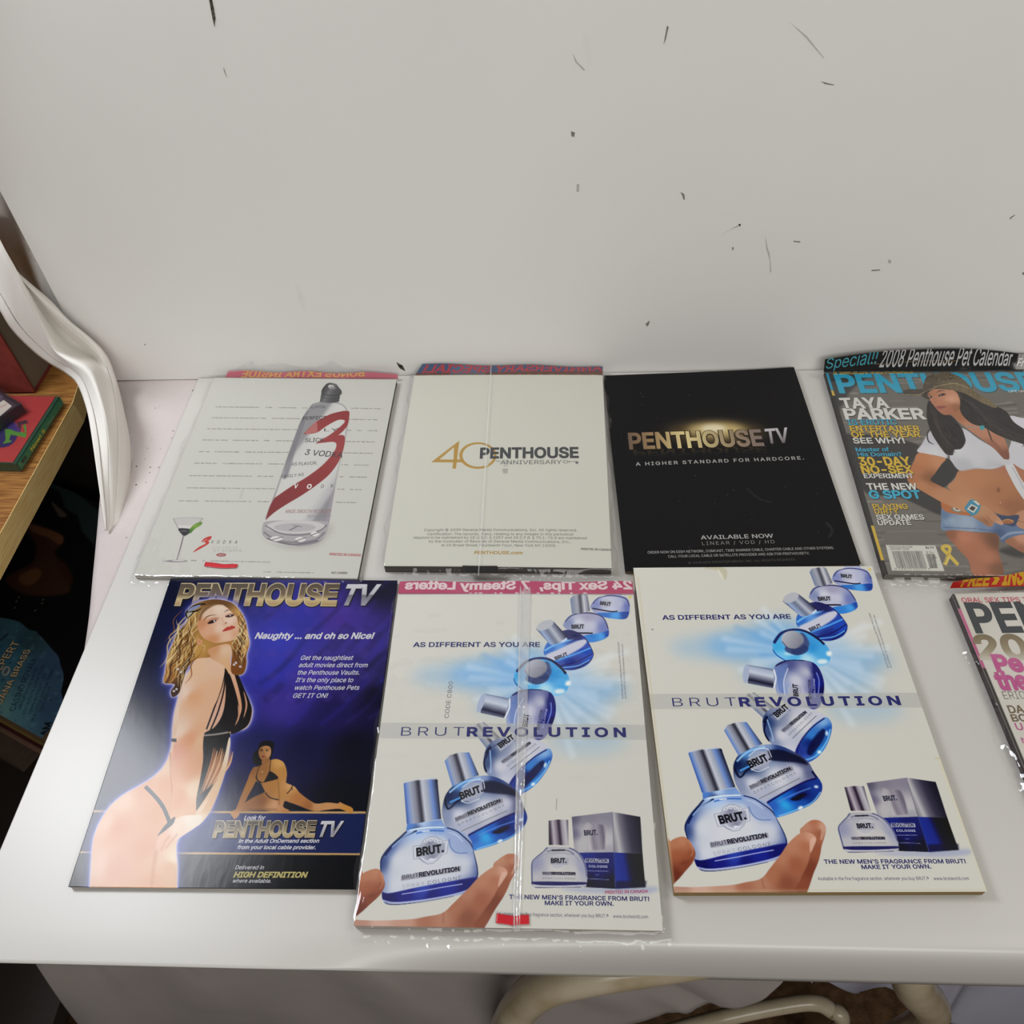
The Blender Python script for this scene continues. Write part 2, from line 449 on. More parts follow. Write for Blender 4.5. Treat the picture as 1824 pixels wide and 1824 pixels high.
# ------------------------------------------------------------------ table
M_enamel = mat('cream_enamel', '#aa9e88', 0.22, 0.5, var=0.06, scale=30, col2='#98896e')
M_top = mat('table_top_laminate', '#b9b4aa', 0.5, 0.4, var=0.08, scale=15)
tb = tag(empty('folding_table', (0.05, 0.45, 0)), 'folding table with bent cream tubular legs under the white board', 'table')
bm = bmesh.new(); box_bm(bm, -0.40, 0.66, 0.172, 0.80, T - 0.034, T - 0.0065, 0.004)
bm_obj('tabletop', bm, M_top, tb)
def P3(x, y, z): return (x, y, T + z)
bm = bmesh.new()
a0 = at(1330, 1690, -0.050); a1 = at(1180, 1714, -0.058); a2 = at(1062, 1733, -0.066); a3 = at(985, 1752, -0.082); a4 = at(938, 1781, -0.115); a5 = at(910, 1822, -0.17)
tube_bm(bm, [a0, a1, a2, a3, a4, a5, (a5.x - 0.010, a5.y + 0.015, T - 0.32), (a5.x - 0.016, a5.y + 0.03, 0.002)], 0.0145)
bm_obj('leg', bm, M_enamel, tb, smooth=True)
bm = bmesh.new()
b0 = at(1624, 1742, -0.10); b1 = at(1643, 1824, -0.30)
tube_bm(bm, [(b0.x - 0.004, b0.y + 0.03, T - 0.036), b0, b1, (b1.x + 0.01, b1.y + 0.03, 0.002)], 0.0150)
bm_obj('leg', bm, M_enamel, tb, smooth=True)
for x in (-0.33, 0.60):
    bm = bmesh.new(); tube_bm(bm, [(x, 0.74, T - 0.035), (x, 0.745, 0.4), (x, 0.75, 0.002)], 0.0145)
    bm_obj('leg', bm, M_enamel, tb, smooth=True)
bm = bmesh.new()
c = [at(1180, 1843, -0.42), at(1290, 1812, -0.42), at(1400, 1790, -0.42), at(1450, 1786, -0.42), at(1478, 1798, -0.43), at(1497, 1826, -0.46)]
tube_bm(bm, [(c[0].x - 0.10, c[0].y - 0.02, 0.002), (c[0].x - 0.05, c[0].y - 0.005, T - 0.50)] + c + [(c[-1].x + 0.02, c[-1].y - 0.01, 0.002)], 0.0085)
bm_obj('leg_brace', bm, M_enamel, tb, smooth=True)

# speckled cloth that lies on the table and hangs down behind the front edge
def cloth_mat():
    m = mat('speckled_white_cotton', '#cfc5c3', 0.95, 0.1, var=0.05, scale=25, bump=0.25, bscale=900)
    nt = m.node_tree; b = nt.nodes['Principled BSDF']; src = b.inputs['Base Color'].links[0].from_socket
    tc = nt.nodes.new('ShaderNodeTexCoord'); v = nt.nodes.new('ShaderNodeTexVoronoi'); v.inputs['Scale'].default_value = 95
    v.inputs['Randomness'].default_value = 1.0
    r = nt.nodes.new('ShaderNodeValToRGB'); r.color_ramp.elements[0].position = 0.075; r.color_ramp.elements[0].color = (1, 1, 1, 1)
    r.color_ramp.elements[1].position = 0.10; r.color_ramp.elements[1].color = (0, 0, 0, 1)
    n = nt.nodes.new('ShaderNodeTexNoise'); n.inputs['Scale'].default_value = 14
    r2 = nt.nodes.new('ShaderNodeValToRGB'); r2.color_ramp.elements[0].position = 0.46; r2.color_ramp.elements[1].position = 0.56
    mu = nt.nodes.new('ShaderNodeMath'); mu.operation = 'MULTIPLY'
    mx = nt.nodes.new('ShaderNodeMixRGB'); mx.inputs[2].default_value = lin('#5a4438')
    nt.links.new(tc.outputs['Object'], v.inputs['Vector']); nt.links.new(tc.outputs['Object'], n.inputs['Vector'])
    nt.links.new(v.outputs['Distance'], r.inputs[0]); nt.links.new(n.outputs[0], r2.inputs[0])
    nt.links.new(r.outputs[0], mu.inputs[0]); nt.links.new(r2.outputs[0], mu.inputs[1])
    nt.links.new(mu.outputs[0], mx.inputs[0]); nt.links.new(src, mx.inputs[1]); nt.links.new(mx.outputs[0], b.inputs['Base Color'])
    return m
M_cloth = cloth_mat()
ZC = -0.0042
tc_root = tag(empty('tablecloth', (-0.2, 0.5, T + ZC)), 'speckled off-white cloth under the white board, hanging below its front edge', 'tablecloth')
# top: from under the board out to the left rim, then rolling down over the table's left edge
left = [(205, 672), (203, 720), (199, 780), (193, 860), (187, 940), (180, 1020), (173, 1100), (160, 1190)]
Lp = cr([at(x, y, ZC)[:] for x, y in left], 6)
rows = []
for p in Lp:
    x0 = p[0]; r = [(-0.30, p[1], T + ZC)] + [(x0 + (-0.30 - x0) * (1 - t), p[1], T + ZC + 0.0006 * math.sin(40 * p[1] + 6 * t) * t) for t in np.linspace(0.15, 0.96, 14)]
    for a in np.linspace(0.15, 1.0, 7): r.append((x0 - 0.012 * math.sin(a * 1.5), p[1], T + ZC - 0.012 * (1 - math.cos(a * 1.5))))
    for d in (0.04, 0.09, 0.15, 0.22): r.append((x0 - 0.012 + 0.012 * math.sin(p[1] * 30) * d * 4 + 0.015 * d, p[1], T + ZC - 0.012 - d))
    rows.append(r)
me = grid_mesh('top_cloth', rows); o = link_mesh('top_cloth', me, M_cloth, tc_root); solidify(o, 0.0012)
# front hanging pieces lean back under the table as they fall
def hang(name, top, bottom, y0, slope, folds, m, n=70, nv=22, amp=0.011, hem=False):
    tp = cr(top, 12); bt = cr(bottom, 12)
    tp = tp[np.linspace(0, len(tp) - 1, n).astype(int)]; bt = bt[np.linspace(0, len(bt) - 1, n).astype(int)]
    rows = []
    for v in np.linspace(0, 1, nv):
        r = []
        for i in range(n):
            q = tp[i] * (1 - v) + bt[i] * v
            p = at_plane(q[0], q[1], y0, slope)
            ph = sum(a * math.sin(2 * math.pi * f * (i / n) + s_ + 1.6 * v * k) for a, f, s_, k in folds)
            p = p + Vector((0, -1, 0.1)) * (amp * ph * (0.5 + 0.5 * v) * (1 - 0.8 * i / n))
            r.append(p)
        rows.append(r)
    rows.insert(0, [Vector((p.x, p.y, T - 0.036)) for p in rows[0]])
    o = link_mesh(name, grid_mesh(name, rows), m, tc_root); solidify(o, 0.0012); return o
M_cloth2 = mat('shaded_white_cotton', '#968e8b', 0.95, 0.1, var=0.06, scale=12, bump=0.2, bscale=700)  # same cloth, colour darkened to hold the shade below the table edge
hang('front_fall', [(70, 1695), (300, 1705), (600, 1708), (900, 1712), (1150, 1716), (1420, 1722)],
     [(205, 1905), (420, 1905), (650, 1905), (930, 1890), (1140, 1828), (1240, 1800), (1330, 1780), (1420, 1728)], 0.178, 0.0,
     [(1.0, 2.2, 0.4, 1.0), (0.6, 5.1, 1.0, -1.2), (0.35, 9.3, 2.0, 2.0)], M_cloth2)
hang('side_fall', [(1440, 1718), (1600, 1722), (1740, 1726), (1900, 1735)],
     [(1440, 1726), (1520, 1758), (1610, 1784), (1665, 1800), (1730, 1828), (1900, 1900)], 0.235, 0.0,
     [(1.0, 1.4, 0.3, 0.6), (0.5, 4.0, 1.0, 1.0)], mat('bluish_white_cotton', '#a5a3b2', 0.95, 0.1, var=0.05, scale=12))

# ------------------------------------------------------------------ white boards
def board_mat(name, col, rough, scratch=True):
    m = mat(name, col, rough, 0.4, var=0.02, scale=6)
    nt = m.node_tree; b = nt.nodes['Principled BSDF']; src = b.inputs['Base Color'].links[0].from_socket
    tc = nt.nodes.new('ShaderNodeTexCoord'); mp = nt.nodes.new('ShaderNodeMapping'); mp.inputs['Scale'].default_value = (1.0, 1.0, 0.22); mp.inputs['Rotation'].default_value = (0, 0.35, 0.3)
    v = nt.nodes.new('ShaderNodeTexNoise'); v.inputs['Scale'].default_value = 34; v.inputs['Detail'].default_value = 1.0
    r = nt.nodes.new('ShaderNodeValToRGB'); r.color_ramp.elements[0].position = 0.76; r.color_ramp.elements[1].position = 0.90
    mx = nt.nodes.new('ShaderNodeMixRGB'); mx.inputs[2].default_value = lin('#dcdad5')
    nt.links.new(tc.outputs['Object'], mp.inputs[0]); nt.links.new(mp.outputs[0], v.inputs['Vector']); nt.links.new(v.outputs[0], r.inputs[0])
    nt.links.new(r.outputs[0], mx.inputs[0]); nt.links.new(src, mx.inputs[1]); nt.links.new(mx.outputs[0], b.inputs['Base Color'])
    return m
M_board = mat('white_card', '#c9c6c1', 0.34, 0.5, var=0.015, scale=5)
M_foam = board_mat('white_foam_board', '#efedea', 0.6)
# flat card on the table; its right front hangs over the edge
xs = np.r_[-0.4005, -0.4000, np.linspace(-0.3985, 0.7185, 90), 0.7195, 0.72]
def flap(x):
    t = min(1, max(0, (x + 0.20) / 0.31)); t = t * t * (3 - 2 * t)
    h = 0.0004 + 0.0576 * t; ye = 0.1375 + 0.225 * h
    p0, p1, p2 = (0.160, 0.0), ((ye + 0.160) / 2 * (1 - t) + (ye - 0.002) * t, 0.0), (ye, -h)
    return [(p0[0] * (1 - a) ** 2 + 2 * p1[0] * a * (1 - a) + p2[0] * a * a, p0[1] * (1 - a) ** 2 + 2 * p1[1] * a * (1 - a) + p2[1] * a * a) for a in np.linspace(0, 1, 12)]
rows = []
for x in xs:
    r = [(x, y, T) for y in np.r_[0.7325, 0.732, np.linspace(0.7305, 0.17, 14)]]
    r += [(x, y, T + z) for y, z in flap(x)]
    rows.append(r)
pb = link_mesh('poster_board', grid_mesh('poster_board', rows), M_board, loc=(0, 0.44, T)); solidify(pb, 0.0028, -1)
tag(pb, 'white card sheet lying flat on the table under the magazines', 'board')

fb = tag(empty('foam_board', (0.1, 0.737, T)), 'tall white scuffed board standing upright behind the magazines', 'board')
bm = bmesh.new(); box_bm(bm, -0.517, 1.0, 0.7345, 0.7395, T - 0.003, T + 0.66, 0.0006)
bm_obj('panel', bm, M_foam, fb)
def mark(name, pts, Y=0.7343, m=None):
    P = [at_y(x, y, Y) for x, y in pts]
    bm = bmesh.new(); f = [bm.verts.new(p) for p in P]; g = [bm.verts.new(p + Vector((0, 0.0006, 0))) for p in P]
    bm.faces.new(f); n = len(f)
    for i in range(n): bm.faces.new((f[i], g[i], g[(i + 1) % n], f[(i + 1) % n]))
    return bm_obj(name, bm, m, fb)
M_tear = mat('torn_board_core', '#2a2622', 0.9, 0.1, var=0.4, scale=300, col2='#6a655c')
M_dent = mat('grey_scuff', '#8f8d86', 0.8, 0.2, var=0.3, scale=400)
M_faint = mat('faint_scuff', '#c4c2bb', 0.7, 0.3, var=0.1, scale=300)
mark('tear', [(372, -3), (377, -3), (381, 15), (384, 33), (382, 48), (379, 36), (375, 14)], m=M_tear)
mark('tear', [(706, 645), (711, 648), (717, 651), (722, 661), (713, 657), (709, 652)], m=M_tear)
mark('tear', [(398, 119), (400, 126), (404, 138), (402, 134), (399, 127)], m=M_dent)
for pts, m in [([(1020, 95), (1028, 110), (1042, 124), (1040, 126), (1025, 111)], M_faint), ([(1188, 46), (1191, 48), (1186, 70), (1182, 80), (1184, 68)], M_dent),
               ([(1408, 40), (1438, 65), (1468, 103), (1467, 104), (1436, 68)], M_faint), ([(1462, 145), (1486, 151), (1485, 152), (1470, 150)], M_dent),
               ([(1284, 417), (1318, 399), (1319, 402), (1300, 409)], M_faint), ([(1315, 399), (1320, 399), (1318, 404)], M_dent), ([(1304, 440), (1307, 441), (1306, 446), (1304, 445)], M_dent),
               ([(1413, 429), (1426, 430), (1425, 432), (1414, 431)], M_dent), ([(1363, 420), (1367, 440), (1371, 452), (1374, 484), (1372, 486), (1371, 463), (1365, 443)], M_faint),
               ([(1552, 481), (1568, 480), (1567, 482), (1553, 483)], M_dent), ([(1150, 577), (1157, 571), (1156, 578), (1152, 582)], M_dent),
               ([(1212, 342), (1219, 346), (1220, 356), (1217, 355), (1216, 350)], M_dent), ([(1017, 234), (1024, 236), (1023, 244), (1018, 243)], M_dent),
               ([(1027, 328), (1032, 328), (1031, 342), (1027, 342)], M_faint), ([(1806, 385), (1809, 382), (1799, 391), (1799, 388)], M_dent),
               ([(1820, 486), (1828, 484), (1828, 492), (1822, 489)], M_dent), ([(257, 613), (259, 613), (259, 615), (257, 615)], M_dent),
               ([(1582, 462), (1588, 464), (1586, 470), (1582, 468)], M_faint)]:
    mark('scuff', pts, m=m)

# ------------------------------------------------------------------ fabric draped at the left
M_drape = mat('off_white_cotton', '#e8e4de', 0.92, 0.15, var=0.03, scale=10, bump=0.05, bscale=1500)
dr = tag(empty('cotton_drape', (-0.47, 0.7, T)), 'long off-white cotton drape with a stitched hem falling beside the upright board', 'drape')
def strip(name, curves, n=60, m=M_drape, th=0.0012):
    """curves: lists of (px, py, Y) running down the cloth; Y is the depth of the point"""
    R = []
    for c_ in curves:
        q = cr(c_, 10); q = q[np.linspace(0, len(q) - 1, n).astype(int)]
        R.append([at_y(*p) for p in q])
    V = np.array([[v[:] for v in r] for r in R])
    S = np.concatenate([V[:-1] * (1 - t) + V[1:] * t for t in (0,)]) if False else np.array([V[i] * (1 - t) + V[i + 1] * t for i in range(len(V) - 1) for t in (0, .25, .5, .75)] + [V[-1]])
    o = link_mesh(name, grid_mesh(name, [[tuple(p) for p in r] for r in S]), m, dr); solidify(o, th, 0)
    return o
# panel of the same cloth behind the board's left edge
strip('back_fall', [[(-220, 60, 0.748), (-160, 330, 0.748), (-60, 440, 0.748), (30, 540, 0.744)], [(-70, 60, 0.756), (-45, 330, 0.756), (5, 450, 0.754), (80, 572, 0.746)],
                    [(60, 60, 0.768), (60, 300, 0.768), (100, 520, 0.762), (160, 640, 0.75)], [(160, 60, 0.78), (160, 300, 0.78), (180, 520, 0.775), (200, 660, 0.754)]], m=M_drape)
# hem strip, valley and inner fold
HEM = [(-262, -240, .722), (-180, 150, .728), (-60, 440, .735), (0, 552, .712), (26, 592, .707), (61, 627, .702), (88, 647, .697), (116, 664, .690), (138, 684, .672), (155, 730, .630), (164, 783, .592), (174, 852, .553), (184, 921, .520), (188, 946, .509)]
SEAM = [(-250, -240, .724), (-168, 150, .728), (-45, 432, .731), (14, 545, .708), (40, 585, .703), (74, 619, .698), (100, 640, .692), (128, 656, .684), (150, 680, .667), (166, 728, .630), (176, 783, .594), (183, 850, .556), (190, 918, .523), (191, 944, .511)]
CREASE = [(-215, -240, .720), (-140, 110, .722), (-40, 340, .722), (0, 429, .704), (28, 480, .698), (46, 519, .694), (72, 576, .690), (94, 620, .688), (120, 640, .682), (158, 662, .664), (182, 722, .628), (192, 780, .596), (194, 850, .559), (195, 918, .526), (193, 945, .512)]
strip('hem_fold', [HEM, SEAM, CREASE])
VALLEY = [(-216, -240, .7335), (-142, 111, .7335), (-43, 342, .7335), (-3, 429, .722), (26, 480, .716), (49, 514, .7165), (82, 560, .7275), (118, 601, .728), (152, 628, .722), (178, 652, .705), (190, 718, .642), (198, 780, .600), (200, 850, .561), (199, 918, .527), (196, 945, .513)]
RIDGE = [(-217, -240, .728), (-143, 112, .728), (-45, 344, .728), (-5, 429, .715), (24, 480, .710), (52, 511, .7105), (82, 540, .7125), (116, 574, .7145), (154, 605, .7135), (182, 636, .708), (198, 676, .695), (207, 725, .645), (210, 785, .608), (208, 850, .566), (204, 918, .529), (198, 946, .514)]
strip('inner_fold', [CREASE, VALLEY, RIDGE])
RUN = [(-218, -240, .7335), (-144, 112, .7335), (-46, 343, .7335), (-6, 428, .730), (25, 478, .727), (56, 507, .727), (88, 534, .7275), (122, 570, .728), (161, 602, .728), (189, 632, .727), (206, 674, .716), (220, 730, .674), (232, 790, .629), (232, 850, .585), (219, 918, .537), (204, 948, .515)]
strip('outer_fold', [RIDGE, [(0.5 * (a[0] + b[0]) + 2, 0.5 * (a[1] + b[1]), 0.5 * (a[2] + b[2]) - (0.006 if 6 < k < 11 else 0.001)) for k, (a, b) in enumerate(zip(RIDGE, RUN))], RUN])
# row of stitches along the hem
bm = bmesh.new()
st = cr(SEAM, 10); st = [at_y(p[0], p[1], p[2]) + Vector((0.0004, -0.0012, 0.0010)) for p in st]
tube_bm(bm, st, 0.0004, 6, 1)
bm_obj('stitching', bm, mat('grey_thread', '#a29a94', 0.9, 0.1), dr)

# ------------------------------------------------------------------ shelf with discs at the left
def wood_mat(name, c1, c2, stretch):
    m = mat(name, c1, 0.45, 0.4, scale=30, stretch=stretch, col2=c2, bump=0.15, bscale=60); return m
M_oak = wood_mat('oak_top', '#b07c3e', '#7c4c20', (1.2, 22, 22))
M_oakedge = wood_mat('oak_edge', '#ffdf9c', '#e8bf74', (30, 1.2, 30))  # paler than the top: light falling on the edge put into its colour
M_dark = mat('dark_cabinet_board', '#2c2420', 0.7, 0.3, var=0.2, scale=8)
bk = tag(empty('bookcase', (-0.85, 0.45, 0)), 'oak-edged shelf unit left of the table holding discs and records', 'shelf')
ZS = -0.092
x1 = at(0, 1033, -0.125).x
bm = bmesh.new()
prism_bm(bm, [(-1.15, -0.25), (x1 - 0.0009, -0.25), (x1 - 0.0009, 0.80), (x1 - 0.007, 0.837), (x1 - 0.026, 0.864), (x1 - 0.055, 0.88), (-1.15, 0.88)], T - 0.125, T + ZS, 0.001)
bm_obj('shelf_top', bm, M_oak, bk)
bm = bmesh.new()
prism_bm(bm, [(x1 - 0.0008, -0.25), (x1, -0.25), (x1, 0.80), (x1 - 0.0062, 0.8372), (x1 - 0.0068, 0.8368), (x1 - 0.0008, 0.80)], T - 0.1255, T + ZS + 0.0001, 0.0002)
bm_obj('edge_strip', bm, M_oakedge, bk)
bm = bmesh.new(); box_bm(bm, -1.17, -0.62, 0.885, 0.90, 0, T + 0.25); bm_obj('side_panel', bm, M_dark, bk)
bm = bmesh.new(); box_bm(bm, -1.17, -1.15, -0.25, 0.884, 0, T + 0.25); bm_obj('back_panel', bm, M_dark, bk)
bm = bmesh.new(); box_bm(bm, -1.149, -0.53, -0.25, 0.884, T - 0.425, T - 0.400); bm_obj('lower_shelf', bm, M_dark, bk)

# book in the dark at the back of the shelf
for k, (col, x0, x1_, y0, y1, z1) in enumerate([('#8a3a32', -0.86, -0.668, 0.818, 0.878, 0.035)]):
    z0 = ZS + 0.0003
    b = tag(empty('book', ((x0 + x1_) / 2, (y0 + y1) / 2, T + z0)),
            'thick dark red book at the back of the oak shelf, behind the disc cases', 'book')
    bm = bmesh.new(); box_bm(bm, x0, x1_, y0, y0 + 0.003, T + z0, T + z1, 0.0008); box_bm(bm, x0, x1_, y0, y1, T + z0, T + z0 + 0.002); box_bm(bm, x0, x1_, y0, y1, T + z1 - 0.002, T + z1)
    bm_obj('cover', bm, mat('book_cloth', col, 0.7, 0.3, var=0.2, scale=60), b)
    bm = bmesh.new(); box_bm(bm, x0 + 0.004, x1_ - 0.003, y0 + 0.0035, y1 - 0.004, T + z0 + 0.0022, T + z1 - 0.0022)
    bm_obj('pages', bm, mat('book_paper', '#8a7a66', 0.9, 0.1, var=0.1, scale=200, stretch=(1, 1, 20)), b)

def px(P):
    d = Vector(P) - Vector((0, 0, T + HC)); z = d.dot(FW)
    return (912 + FPX * d.dot(RT) / z, 912 - FPX * d.dot(UP) / z)
flat0 = lambda u, v: 0 * u
M_print = attr_mat('glossy_print', 0.25, 0.2, bump=0.03, bscale=25)
M_print_matt = attr_mat('satin_print', 0.40, 0.4)
M_clear = film_mat('clear_hard_plastic', tint=(0.98, 0.98, 0.98), veil=0.008, gloss=0.5, bump=0.0, rough=0.05)

# two disc cases
def disc_case(name, p0, d, Wd, Dp, zb, zt, label, art, spine, tray):
    """p0: front-near top corner, d: direction along the spine; body spreads to the left of d"""
    d = Vector((d.x, d.y, 0)).normalized(); nrm = Vector((-d.y, d.x, 0))
    root = tag(empty(name, (p0.x, p0.y, T + zb)), label, 'disc case', 'disc cases on the shelf')
    def pt(a, b, z): q = p0 + d * a + nrm * b; return Vector((q.x, q.y, T + z))
    def slab(nm, a0, a1, b0, b1, z0, z1, m, bev=0.0004):
        bm = bmesh.new(); prism_bm(bm, [pt(a0, b0, 0), pt(a1, b0, 0), pt(a1, b1, 0), pt(a0, b1, 0)], T + z0, T + z1, bev); return bm_obj(nm, bm, m, root)
    slab('lid', 0, Wd, 0, Dp, zb + 0.0002, zt, M_clear, 0.0006)
    slab('tray', 0.003, Wd - 0.003, 0.003, Dp - 0.003, zb + 0.0012, zt - 0.0020, tray)
    if art:
        cn = [pt(0.002, Dp - 0.002, zt - 0.0012), pt(0.002, 0.006, zt - 0.0012), pt(Wd - 0.004, 0.006, zt - 0.0012), pt(Wd - 0.004, Dp - 0.002, zt - 0.0012)]
        # sheet seen from above with its top toward the spine's far end
        cn = [pt(Wd - 0.004, Dp - 0.002, zt - 0.0012), pt(Wd - 0.004, 0.007, zt - 0.0012), pt(0.004, 0.007, zt - 0.0012), pt(0.004, Dp - 0.002, zt - 0.0012)]
        pg = Page([px(c_) for c_ in cn], 118, 119, 0.6, '#9a2f30'); art(pg)
        page_obj('booklet', pg, cn, flat0, M_print_matt, root, 1.25)
    if spine:
        cn = [pt(0.003, 0.0004, zt - 0.0022), pt(Wd - 0.003, 0.0004, zt - 0.0022), pt(Wd - 0.003, 0.0004, zb + 0.0035), pt(0.003, 0.0004, zb + 0.0035)]
        cn = [q + nrm * 0.0016 for q in cn]
        pg = Page([px(c_) for c_ in cn], 118, 118 * (zt - zb - 0.0057) / (Wd - 0.006), 0.4, '#2f6a50'); spine(pg)
        me_o = page_obj('spine_card', pg, cn, flat0, M_print_matt, root, 1.7, lift=0.0)
        # lettering sits a hair proud of the card, outwards
        n0 = pg.nw * pg.nh; V = me_o.data.vertices
        k0 = len(V) - sum(len(l[0]) for l in pg.letters)
        for i in range(k0, len(V)): V[i].co -= nrm * 0.00015
    return root
def red_art(p):
    p.z(0, 660, 160 / 1459)
    for y in range(300, 1560, 34):
        p.line([(-400, y - 18), (300, y), (1000, y + 22)], 7, '#b85a4e', alpha=0.35, smooth=False)
    p.poly([(0, 1520), (120, 1560), (400, 1300), (600, 1000), (640, 900), (560, 840), (300, 1200), (0, 1300)], '#a8453a', alpha=0.25, blur=2)
    p.ell(30, 1020, 260, 230, '#2c2350')
    p.poly([(80, 950), (190, 950), (410, 1010), (380, 900), (400, 860), (430, 900), (430, 1080), (400, 1085), (180, 1040), (150, 1130), (190, 1135), (185, 1160), (50, 1190), (70, 1150), (95, 1140)], '#4a7a2e', smooth=False)
    p.poly([(270, 840), (430, 800), (470, 850), (350, 880), (340, 990), (290, 900)], '#2a2030', smooth=False, alpha=0.8)
    p.poly([(150, 820), (220, 810), (340, 1000), (130, 930)], '#3a2a6a', alpha=0.8)
def green_spine(p):
    p.z(0, 660, 160 / 1459)
    p.poly([(230, 1560), (1010, 400), (1060, 440), (300, 1600)], '#3f8a62', alpha=0.35, blur=1.5)
    p.text('Now! 5', (522, 1312), (738, 985), 52, '#b9b02e', 0.03, shear=-0.1)
    for k in range(9): p.line([(775 + k * 11, 876 - k * 16), (781 + k * 11, 866 - k * 16)], 12, '#7f9a88', alpha=.7, smooth=False)
    p.poly([(335, 1480), (410, 1370), (440, 1420), (370, 1510)], '#1f3a38', smooth=False)
zt = -0.0755
q0, q1 = at(29.6, 826.7, zt), at(109.7, 701.7, zt)
disc_case('disc_case', q0, q1 - q0, 0.1230, 0.140, ZS, zt, 'red and green disc case lying on the oak shelf, yellow lettering on its spine', red_art, green_spine, mat('green_tray', '#27513d', 0.4, var=0.2, scale=50))
zt2 = zt + 0.0162
r0 = at(43, 716, zt2); r1 = at(-30, 672, zt2)
def dark_art(p):
    p.z(0, 660, 160 / 1459)
    p.poly([(-900, -400), (300, -400), (800, 700), (0, 1300), (-900, 800)], '#3a3038', smooth=False)
    p.poly([(-120, 590), (60, 475), (195, 575), (0, 740), (-60, 720)], '#b9b0a6', smooth=False)
    p.line([(10, 600), (30, 570), (45, 590), (70, 555), (85, 570), (105, 540)], 7, '#a84a40', smooth=False)
    p.ell(-60, 430, 110, 80, '#544858', alpha=0.8)
disc_case('disc_case', r0, r1 - r0, 0.124, 0.140, zt + 0.0002, zt2, 'smoky dark disc case with a cream sticker, on top of the red and green one', dark_art, None, mat('smoke_tray', '#2c2830', 0.4, var=0.2, scale=50))

# records lying on the lower shelf
A0 = at(0, 1273, -0.30); du = Vector((0.907, -0.421, 0)).normalized(); dv = Vector((0.421, 0.907, 0)).normalized()
A0 = A0 - du * 0.24
def sleeve(k, zb, zt, off, offv, col, label, size=0.31, paper='#8a7a62'):
    o0 = A0 + du * off + dv * offv
    if off < -0.1: o0 = A0 + du * ((at(41, 1374, zb + 0.003) - A0).dot(du) - size) + dv * (at(41, 1374, zb + 0.003) - A0).dot(dv)
    root = tag(empty('record_sleeve', (o0.x, o0.y, T + zb)), label, 'record', 'records stacked on the lower shelf')
    c_ = [o0, o0 + du * size, o0 + du * size + dv * size, o0 + dv * size]
    bm = bmesh.new(); prism_bm(bm, [(v.x, v.y) for v in c_], T + zb + 0.0002, T + zt - 0.0006, 0.0006)
    bm_obj('sleeve_body', bm, mat('sleeve_card', col, 0.7, 0.2, var=0.25, scale=40, stretch=(1, 1, 12)), root)
    return root, c_
